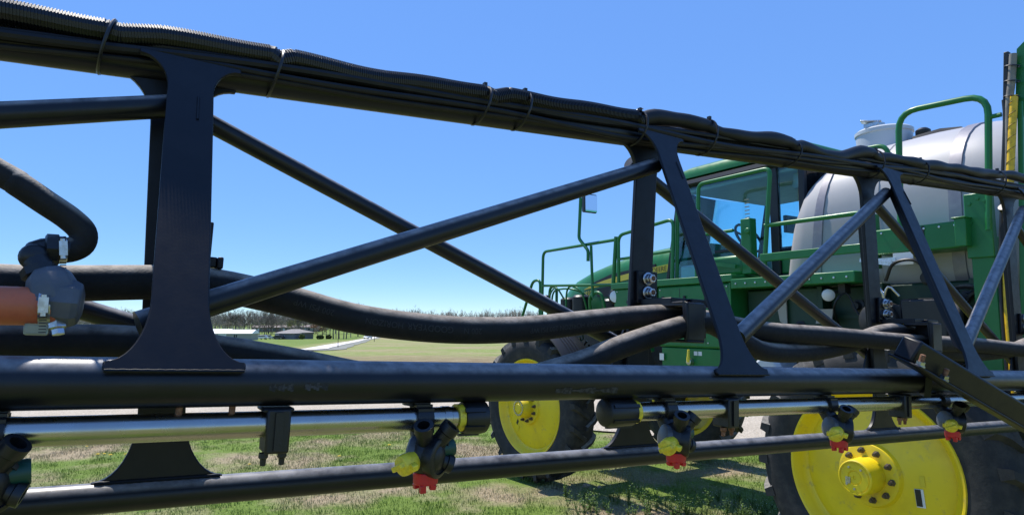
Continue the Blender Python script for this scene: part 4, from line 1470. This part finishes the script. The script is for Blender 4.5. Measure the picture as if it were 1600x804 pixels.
# --- hoses
H1 = [(-1.25, 1.09, .09), (-.6, 1.09, .105), (-.155, 1.08, .117), (-.071, 1.08, .123), (.031, 1.08, .132), (.109, 1.08, .133), (.216, 1.08, .116), (.334, 1.08, .092), (.503, 1.085, .081),
      (.67, 1.09, .088), (.828, 1.10, .108), (.97, 1.105, .126), (1.128, 1.11, .136), (1.378, 1.085, .111), (1.672, 1.08, .108), (2.076, 1.08, .102), (2.5, 1.085, .105), (2.84, 1.08, .098), (3.3, 1.08, .11), (4.2, 1.08, .11), (5.2, 1.08, .11)]
h1p = spline(H1, .02)
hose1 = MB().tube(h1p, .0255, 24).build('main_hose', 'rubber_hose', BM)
H2 = [(-1.25, 1.075, .03), (-.6, 1.075, .035), (-.147, 1.075, .040), (-.001, 1.07, .043), (.118, 1.07, .033), (.223, 1.07, .018), (.386, 1.07, -.009), (.589, 1.065, -.019), (.765, 1.06, .017),
      (.898, 1.055, .061), (1.047, 1.05, .104), (1.149, 1.05, .122), (1.26, 1.06, .09), (1.377, 1.07, .060), (1.6, 1.10, .062), (1.80, 1.12, .085), (2.0, 1.125, .13), (2.14, 1.12, .13), (2.4, 1.12, .075), (2.8, 1.12, .09), (3.05, 1.12, .13), (3.3, 1.12, .10), (4.2, 1.11, .08), (5.2, 1.1, .08)]
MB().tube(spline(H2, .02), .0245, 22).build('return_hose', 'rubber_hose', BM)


# moulded lettering on the hose, upside down as it lies, following the hose
mat('hose_print', (.030, .028, .028), .8)
cum = [0.0]
for i in range(1, len(h1p)):
    cum.append(cum[-1] + (h1p[i] - h1p[i - 1]).length)


def hose_text(txt, size, s_mid, ang0):
    k = min(range(len(h1p)), key=lambda i: abs(h1p[i].x - s_mid))
    L0 = cum[k]
    vs, fs = text_geo(txt, size)
    pts = []
    r_ = .0259
    for p in vs:
        L = L0 - p.x
        j = max(1, min(len(cum) - 1, int(np.searchsorted(cum, L))))
        f = (L - cum[j - 1]) / (cum[j] - cum[j - 1])
        c = h1p[j - 1] + (h1p[j] - h1p[j - 1]) * f
        a = ang0 - p.y / r_
        d = (h1p[j] - h1p[j - 1]).normalized()
        up = (Vector((0, 0, 1)) - d * d.z).normalized()
        pts.append(c + Vector((0, -1, 0)) * r_ * math.cos(a) + up * r_ * math.sin(a))
    MB().add(pts, fs).build('lettering', 'hose_print', hose1)


hose_text('GOODYEAR', .0165, .47, R(0))
hose_text('HORIZON', .015, .365, R(-2))
hose_text('200 PSI WP', .014, .255, R(-2))
hose_text('200 N', .015, .555, R(-2))
hose_text('GOODYEAR HORIZON 200 PSI WP', .0145, .79, R(-6))

# wiring conduit along the top chord: ribbed up to the second strut, sleeved beyond
TOPD = [(-1.25, .027), (-.6, .028), (-.217, .027), (-.08, .028), (-.06, .024), (.0, .030), (.17, .031), (.185, .022), (.21, .030), (.39, .023), (.60, .022), (.625, .014), (.66, .024), (.86, .029), (1.03, .030), (1.045, .022), (1.08, .032),
        (1.20, .042), (1.28, .038), (1.32, .024), (1.5, .024), (1.62, .024), (1.635, .015), (1.67, .022), (1.78, .010), (1.86, .010), (1.99, .036), (2.06, .040), (2.075, .026), (2.12, .032), (2.3, .034), (2.36, .026), (2.45, .030), (2.7, .035), (2.9, .040), (3.0, .046), (3.2, .044), (4.0, .035), (5.2, .03)]


def top_path(s, r_, yoff=-.024):
    d = float(np.interp(s, [a for a, _ in TOPD], [b_ for _, b_ in TOPD]))
    d += .0022 * math.sin(s * 13.0) + .0016 * math.sin(s * 29.0 + 1)
    return Vector((s, Q1 + yoff + .005 * math.sin(s * 7), zb(s) + .057 + d - r_))


pts, rs = [], []
s = X0
k = 0
while s < 1.05:
    for ds, r_ in ((0, .0188), (.0004, .0205), (.0022, .0205), (.0026, .0188)):
        pts.append(top_path(s + ds, .0205))
        rs.append(r_)
    s += .0042
MB().tube(pts, rs, 14).build('ribbed_conduit', 'loom', BM, angle=25)
pts = [top_path(1.05 + .02 * i, .018, -.028) for i in range(int((X1 - 1.05) / .02))]
rs = [.0185 + .0022 * math.sin(i * .31) + .0014 * math.sin(i * .83) for i in range(len(pts))]
MB().tube(pts, rs, 14).build('sleeved_loom', 'cable', BM)
for c0, r_, ph, amp in ((14, .0085, 0.0, 14), (-8, .0065, 1.3, 16), (100, .0075, 2.9, 8), (-28, .005, .7, 14), (34, .007, 2.0, 12)):
    pts = []
    for i in range(int((X1 - X0) / .03)):
        s = X0 + .03 * i
        a = R(c0 + amp * math.sin(s * 3.1 + ph) + amp * .5 * math.sin(s * 8.3 + ph * 2))
        rr = .0275 + r_ + .001
        pts.append((s, Q1 - rr * math.cos(a), zb(s) + .0275 + rr * math.sin(a)))
    MB().tube(pts, r_, 9).build('wiring_cable', 'cable', BM)
for i, s in enumerate((-.6, -.075, .182, .60, .70, 1.035, 1.28, 1.633, 2.065, 2.34, 2.92, 3.6, 4.4)):
    d = float(np.interp(s, [a for a, _ in TOPD], [b_ for _, b_ in TOPD]))
    zc_, hh = zb(s) + (.055 + d) / 2, (.055 + d) / 2 + .0025
    lp = []
    for k in range(29):
        a = 2 * math.pi * k / 28
        lp.append((s + .008 * math.sin(a), Q1 - .013 + .047 * math.cos(a), zc_ + hh * math.sin(a)))
    tie = MB().tube(lp, .0028, 6, caps=False).build('cable_tie', 'tie_black', BM)
    if i in (1, 2):
        continue
    MB().box((s - .003, Q1 - .036, zc_ + hh - .003), (s + .004, Q1 - .026, zc_ + hh + .005)).build('tie_head', 'tie_black', tie)
    if i in (5, 7):
        MB().tube([(s, Q1 - .018, zc_ + hh + .003), (s + .004, Q1 - .026, zc_ + hh + .005), (s + .009, Q1 - .034, zc_ + hh + .004)], .0016, 5).build('tie_tail', 'tie_black', tie)

# --- stainless spray pipes, hangers, end caps
ZP = -.053
MB().tube([(X0, Q0, ZP), (.446, Q0, ZP)], .0168, 28).build('spray_pipe', 'stainless', BM)
MB().lathe([(0, .0168), (.001, .0178), (.012, .0178), (.013, .0168)], (.412, Q0, ZP), (1, 0, 0), 28, caps=False).build('pipe_collar', 'stainless', BM)
p2 = MB().tube([(.78, Q0, ZP), (X1 - .4, Q0, ZP)], .0168, 28).build('spray_pipe', 'stainless', BM)


def end_cap(s0, s1):
    sg = 1 if s1 > s0 else -1
    L = abs(s1 - s0)
    cp = MB().lathe([(0, .019), (0, .0225), (.004, .0245), (L - .012, .0255), (L - .004, .024), (L, .018), (L + .0005, 0)], (s0, Q0, ZP), (sg, 0, 0), 28, caps=False).build('end_cap', 'plastic_black', BM)
    for k in range(6):
        a = k * math.pi / 3
        MB().box((-.004, -.003, 0), (L - .012, .003, .0035)).build('grip_rib', 'plastic_black', cp).matrix_local = Matrix.Translation((s0 if sg > 0 else s0 - L + .012, Q0, ZP)) @ Matrix.Rotation(a, 4, 'X') @ Matrix.Translation((0, 0, .0238))
    MB().lathe([(0, .0165), (0, .0205), (.010, .0205), (.010, .0165)], (s0 - sg * .0105, Q0, ZP), (sg, 0, 0), 28, caps=False).build('seal_ring', 'yellow_cap', cp)


end_cap(.446, .488)
end_cap(.785, .720)


def hanger(s):
    hg = MB().box((s - .015, Q0 - .022, -.088), (s + .015, Q0 + .020, -.032)).box((s - .021, Q0 - .020, -.036), (s + .019, Q0 + .024, -.0305)).build('pipe_hanger', 'plastic_black', BM, bevel=.003)
    MB().box((s - .005, Q0 - .0255, -.084), (s + .005, Q0 - .0222, -.036)).build('hanger_rib', 'plastic_black', hg)
    for dx in (-.013, .010):
        MB().lathe([(0, .006), (.006, .006), (.008, .004), (.016, .0035), (.017, 0)], (s + dx, Q0 - .006, -.0882), (0, 0, -1), 8, caps=False).build('hanger_bolt', 'rust' if s > .5 else 'plastic_black', hg)


for s in (-.45, .175, 1.03, 1.655, 2.35, 3.0, 3.7):
    hanger(s)
for s in (.12, .06):
    MB().tube([(s, Q0 - .004, -.028), (s, Q0 - .004, -.040)], .004, 8).build('bolt_stub', 'rust', BM)


# --- turret nozzle bodies
def nozzle(s, tw=0.0):
    K = 1.32
    LOC = Vector((s, Q0 - .028, -.100))
    C = Vector((0, 0, 0))
    Rz = Matrix.Rotation(tw, 3, 'Z')
    nb = MB()
    # body core, neck up to the saddle
    nb.sphere(C, .0205, 18, 12, (1.0, 1.0, 1.12))
    nb.tube([C + Vector((0, .004, .0)), C + Vector((0, .022, .026))], [.013, .012], 14)
    nb = nb.build('nozzle_body', 'plastic_black', BM, label='turret nozzle body with a yellow cap and a red tip')
    nb.location = LOC
    nb.scale = (K, K, K)
    # saddle clamp round the pipe
    sec = []
    cl = MB()
    for k in range(21):
        a = R(-30 + 300 * k / 20)
        y, z = math.cos(a), math.sin(a)
        sec.append([(s - .011, Q0 - y * .0172, ZP + z * .0172), (s - .012, Q0 - y * .0225, ZP + z * .0225), (s + .012, Q0 - y * .0225, ZP + z * .0225), (s + .011, Q0 - y * .0172, ZP + z * .0172)])
    cl.loft(sec)
    for k in range(5):
        a = R(40 + 22 * k)
        cl.bar((s - .0125, Q0 - math.cos(a) * .0225, ZP + math.sin(a) * .0225), (s + .0125, Q0 - math.cos(a) * .0225, ZP + math.sin(a) * .0225), .004, .004)
    cl.bar((s - .010, Q0 + .010, ZP + .020), (s - .024, Q0 + .012, ZP + .022), .012, .005)
    cl.v = [tuple((Vector(p) - LOC) / K) for p in cl.v]
    cl.build('saddle_clamp', 'plastic_black', nb)
    # turret disc facing the yard
    ax = Rz @ Vector((.62, -.76, -.08))
    MB().lathe([(0, .018), (.010, .0215), (.017, .0215), (.018, .020), (.0185, .017), (.0165, .0165), (.0165, .0)], C, ax, 28, caps=False).build('turret_disc', 'plastic_black', nb)
    ax = Rz @ Vector((-.72, .35, .15))
    MB().lathe([(0, .012), (.014, .0165), (.020, .0165), (.022, .013), (.022, 0)], C, ax, 24, caps=False).build('check_valve', 'plastic_grey', nb)
    # open outlets
    for d, L, r_ in ((Vector((-.30, -.48, .83)), .042, .0092), (Vector((.52, -.36, .78)), .042, .0092), (Vector((.9, -.1, -.35)), .030, .0085)):
        d = (Rz @ d).normalized()
        MB().lathe([(.010, r_ * .9), (L * .75, r_), (L * .78, r_ * 1.15), (L, r_ * 1.15), (L, r_ * .72), (L * .7, r_ * .7), (L * .7, 0)], C, d, 18, caps=False).build('outlet', 'plastic_black', nb)
    d = (Rz @ Vector((1.0, .12, .10))).normalized()
    MB().lathe([(.012, .010), (.028, .0105), (.031, .010), (.031, 0)], C + Vector((0, 0, .004)), d, 18, caps=False).build('green_tip', 'green_cap', nb)
    # yellow cap
    d = (Rz @ Vector((-.93, -.30, -.24))).normalized()
    y_ = MB()
    y_.lathe([(.013, .009), (.017, .0108), (.030, .0115), (.034, .0108), (.036, .0085), (.0365, 0)], C, d, 20, caps=False)
    sx = d.cross(Vector((0, 0, 1))).normalized()
    sz = sx.cross(d)
    y_.bar(C + d * .0355 - sx * .009 + sz * .004, C + d * .0355 + sx * .009 - sz * .004, .006, .010, d)
    y_.bar(C + d * .027 + sx * -.010, C + d * .027 + sx * -.017 - sz * .002, .007, .007, d)
    y_.bar(C + d * .027 + sx * .010, C + d * .027 + sx * .014, .007, .007, d)
    y_.build('yellow_nozzle_cap', 'yellow_cap', nb, bevel=.0012)
    # red cap below
    r_ = MB().lathe([(.016, .0115), (.018, .0138), (.029, .0132), (.030, .012), (.030, 0)], C, (0, 0, -1), 22, caps=False)
    for k in range(5):
        a = 2 * math.pi * (k + .2) / 5
        r_.bar(C + Vector((.0100 * math.cos(a), .0100 * math.sin(a), -.029)), C + Vector((.0090 * math.cos(a), .0090 * math.sin(a), -.0345 - .003 * (k % 2))), .006, .0065, (1, 0, 0))
    r_.build('red_nozzle_cap', 'red_cap', nb, bevel=.0008)


for i, s in enumerate((-.118, .380, .868, 1.358, 1.845, 2.35, 2.86, 3.37)):
    nozzle(s, R((0, -4, 6, 6, 4, 5, 4, 0)[i]))

# --- fitting at the left: orange hose, grey tee, elbow, curved rubber hose
def band(c, ax, r_, wd, parent):
    b_ = MB().lathe([(0, r_), (0, r_ + .0012), (wd, r_ + .0012), (wd, r_)], c, ax, 32, caps=False).build('hose_band', 'zinc', parent)
    ax = Vector(ax).normalized()
    n_ = Vector((0, -1, 0)) - ax * ax.dot(Vector((0, -1, 0)))
    n_.normalize()
    t_ = ax.cross(n_)
    o_ = Vector(c) + ax * wd / 2 + n_ * (r_ + .004)
    MB().bar(o_ - t_ * .009, o_ + t_ * .009, wd * .8, .008, n_).tube([o_ - t_ * .012, o_ + t_ * .013], .0035, 8).build('band_screw', 'zinc', b_)
    for k in range(6):
        MB().bar(o_ + t_ * (.014 + .0035 * k) - ax * wd * .3 - n_ * .002, o_ + t_ * (.014 + .0035 * k) + ax * wd * .3 - n_ * .002, .0012, .0015, n_).build('band_slot', 'decal_black', b_)


ft = MB()
ft.lathe([(-.022, .021), (0, .027), (.016, .029), (.024, .025), (.027, .014), (.027, 0)], (-.080, .95, .092), (1, 0, -.05), 9)
ft.lathe([(-.01, .026), (.012, .029), (.030, .024), (.040, .017)], (-.082, .952, .094), (-.30, .2, .9), 8)
ft = ft.build('tee_fitting', 'plastic_grey', BM, bevel=.002, angle=25)
oh = MB().tube(spline([(-1.25, .97, .05), (-.6, .955, .075), (-.134, .95, .085), (-.078, .95, .088)], .03), .0228, 28).build('orange_hose', 'orange_hose', BM)
band((-.096, .95, .0872), (1, 0, .05), .0232, .012, oh)
MB().lathe([(0, .010), (.012, .010), (.014, .007), (.020, .007)], (-.078, .945, .073), (.2, -.2, -.9), 6).build('drain_plug', 'zinc', ft)
MB().box((-.108, .936, .052), (-.084, .958, .066)).build('drain_tab', 'clear_plastic', ft, bevel=.003).rotation_euler = (0, 0, 0)
el = MB().tube(spline([(-.092, .962, .122), (-.108, .975, .142), (-.110, .985, .154), (-.095, .992, .160), (-.078, .995, .160)], .006), .0145, 16).sphere((-.111, .978, .147), .0165, 16, 10).build('elbow', 'plastic_black', BM)
MB().lathe([(0, .014), (.002, .0195), (.012, .0195), (.014, .015)], (-.100, .965, .122), (-.35, .3, .85), 8).build('union_nut', 'plastic_black', el, angle=25)
MB().lathe([(0, .017), (.002, .0205), (.014, .0205), (.016, .017)], (-.103, .99, .158), (1, .12, .05), 8).build('union_nut', 'plastic_black', el, angle=25)
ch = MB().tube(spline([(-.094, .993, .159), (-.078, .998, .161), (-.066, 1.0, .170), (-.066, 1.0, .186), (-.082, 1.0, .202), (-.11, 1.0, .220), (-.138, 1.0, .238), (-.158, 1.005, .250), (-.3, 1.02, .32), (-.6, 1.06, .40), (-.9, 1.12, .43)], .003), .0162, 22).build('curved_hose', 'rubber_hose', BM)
band((-.092, .993, .159), (1, .2, .12), .0166, .011, ch)

# --- tilted channel bolted across the boom at the right
e0, e1 = Vector((1.578, .842, .052)), Vector((2.65, .76, -.322))
dd = (e1 - e0).normalized()
up = Vector((0, -.35, 1)).normalized()
tb = MB().bar(e0 + up * .031, e1 + up * .031, .052, .056, up).build('tilted_channel', 'boom_paint', BM, bevel=.006)
sd_ = dd.cross(up).normalized()
MB().bar(e0 - dd * .012 + sd_ * .010, e1 + sd_ * .010, .086, .006, up).build('channel_flange', 'boom_paint', tb, bevel=.002)
for k, dist in enumerate((.006, .10)):
    c = e0 + dd * dist + sd_ * .039 + up * .003
    MB().lathe([(0, .0125), (.003, .0125), (.004, .010), (.012, .010), (.013, .006)], c, up, 6).build('nut', 'zinc', tb)
    MB().lathe([(.012, .006), (.028, .006), (.029, .004)], c, up, 10).build('stud', 'rust', tb)
MB().bar((1.735, .875, -.035), (1.725, .862, .03), .016, .024).build('clamp_lug', 'boom_paint', tb)
# free air line end beside the channel
MB().lathe([(0, .003), (.012, .004), (.02, .004), (.022, 0)], (2.03, .86, -.075), (.6, -.2, .5), 10).build('green_ferrule', 'green_cap', BM)
MB().lathe([(0, .003), (.02, .005), (.04, .004), (.042, 0)], (2.12, .82, -.10), (.9, -.2, .25), 10).build('green_ferrule', 'green_cap', BM)

# ------------------------------------------------------------------ small plants and stones in the grass
mat('petal_yellow', (.80, .55, .02), .6)
mat('petal_white', (.75, .75, .72), .6)
mat('stone', (.36, .25, .19), .9, var=(.44, .33, .26), vscale=30, bump=.3)
hd = MB()
for k in range(12):
    a = 2 * math.pi * k / 12
    c, s_ = math.cos(a), math.sin(a)
    hd.add([(0, 0, .045), (.019 * math.cos(a - .2), .019 * math.sin(a - .2), .05), (.022 * c, .022 * s_, .047), (.019 * math.cos(a + .2), .019 * math.sin(a + .2), .05)], [(0, 1, 2, 3)])
hd.lathe([(.044, .011), (.052, .010), (.054, .0)], (0, 0, 0), (0, 0, 1), 8)
ME_HEAD = hd.mesh('flower_head', 'petal_yellow')
ME_STEM = MB().tube([(0, 0, -.01), (.004, 0, .02), (0, 0, .046)], .0022, 5).mesh('stem', 'weed_leaf')
lf = MB()
for k in range(7):
    a = 2 * math.pi * k / 7 + .3
    c, s_ = math.cos(a), math.sin(a)
    lf.add([(0, 0, .004), (.035 * math.cos(a - .18), .035 * math.sin(a - .18), .016), (.075 * c, .075 * s_, .01), (.035 * math.cos(a + .18), .035 * math.sin(a + .18), .016)], [(0, 1, 2, 3)])
ME_LEAF = lf.mesh('leaf_rosette', 'weed_leaf')
rnd = random.Random(21)
spots = []
for k in range(26):
    spots.append((rnd.uniform(-9.5, -5.2), rnd.uniform(9.2, 11.8)))
for k in range(9):
    spots.append((rnd.uniform(-4.4, -1.0), rnd.uniform(7.0, 10.5)))
for x, y in spots:
    o = empty('dandelion', (x, y, .0))
    o.rotation_euler.z = rnd.uniform(0, 6)
    k = rnd.uniform(.8, 1.25)
    o.scale = (k, k, k)
    for me in (ME_STEM, ME_HEAD, ME_LEAF):
        link(me.name.split('.')[0], me, o)
    tag(o, 'small yellow dandelion flowering low in the patchy grass', 'dandelion', 'dandelions in the grass')

# leafy weeds with tiny white flowers at the edge of the machine's shadow
protos = []
for sd_ in range(4):
    rr = random.Random(40 + sd_)
    st_, lv_, fl_ = MB(), MB(), MB()
    for k in range(9):
        a, ln = rr.uniform(0, 6.28), rr.uniform(.02, .07)
        h = rr.uniform(.07, .2)
        top = Vector((math.cos(a) * ln, math.sin(a) * ln, h))
        st_.tube([(0, 0, -.01), top * .5 + Vector((0, 0, .01)), top], [.002, .0016, .001], 4)
        for q in range(7):
            f = rr.uniform(.1, .95)
            c = top * f
            b_ = rr.uniform(0, 6.28)
            d = Vector((math.cos(b_), math.sin(b_), .35)) * rr.uniform(.015, .034)
            w_ = Vector((-math.sin(b_), math.cos(b_), 0)) * .007
            lv_.add([c, c + d * .5 + w_, c + d, c + d * .5 - w_], [(0, 1, 2, 3)])
        for q in range(1 if k % 3 == 0 else 0):
            c = top + Vector((rr.gauss(0, .006), rr.gauss(0, .006), rr.uniform(0, .01)))
            fl_.sphere(c, .0026, 5, 3)
    protos.append((st_.mesh('stem', 'weed_leaf'), lv_.mesh('leaves', 'weed_leaf'), fl_.mesh('flowers', 'petal_white')))
rnd = random.Random(77)
for k in range(95):
    x = rnd.uniform(.55, 2.9)
    y = 6.75 + rnd.random() ** 1.4 * .75 - .10 * (x - 1.5)
    o = empty('white_flowered_weed', (x, y, 0))
    o.rotation_euler.z = rnd.uniform(0, 6.28)
    sc = rnd.uniform(.55, 1.15)
    o.scale = (sc, sc, sc)
    for me in protos[k % 4]:
        c_ = link(me.name.split('.')[0], me, o)
        if c_.name.startswith('flowers'):
            c_['kind'] = 'stuff'
    tag(o, 'low leafy weed with tiny white flowers at the edge of the machine\'s shadow', 'weed', 'weeds at the edge of the shadow')

for x, y, r_, lab in ((.91, 8.06, .035, 'reddish stone lying in the lit gap behind the front wheel'), (1.06, 8.02, .02, 'small pale stone right of the reddish stone')):
    mb = MB().sphere((0, 0, 0), r_, 12, 8, (1.3, 1, .75))
    mb.v = [tuple(Vector(p) * (1 + .18 * noise.noise(Vector(p) * 45))) for p in mb.v]
    o = mb.build('stone', 'stone')
    o.location = (x, y, r_ * .4)
    tag(o, lab, 'stone')
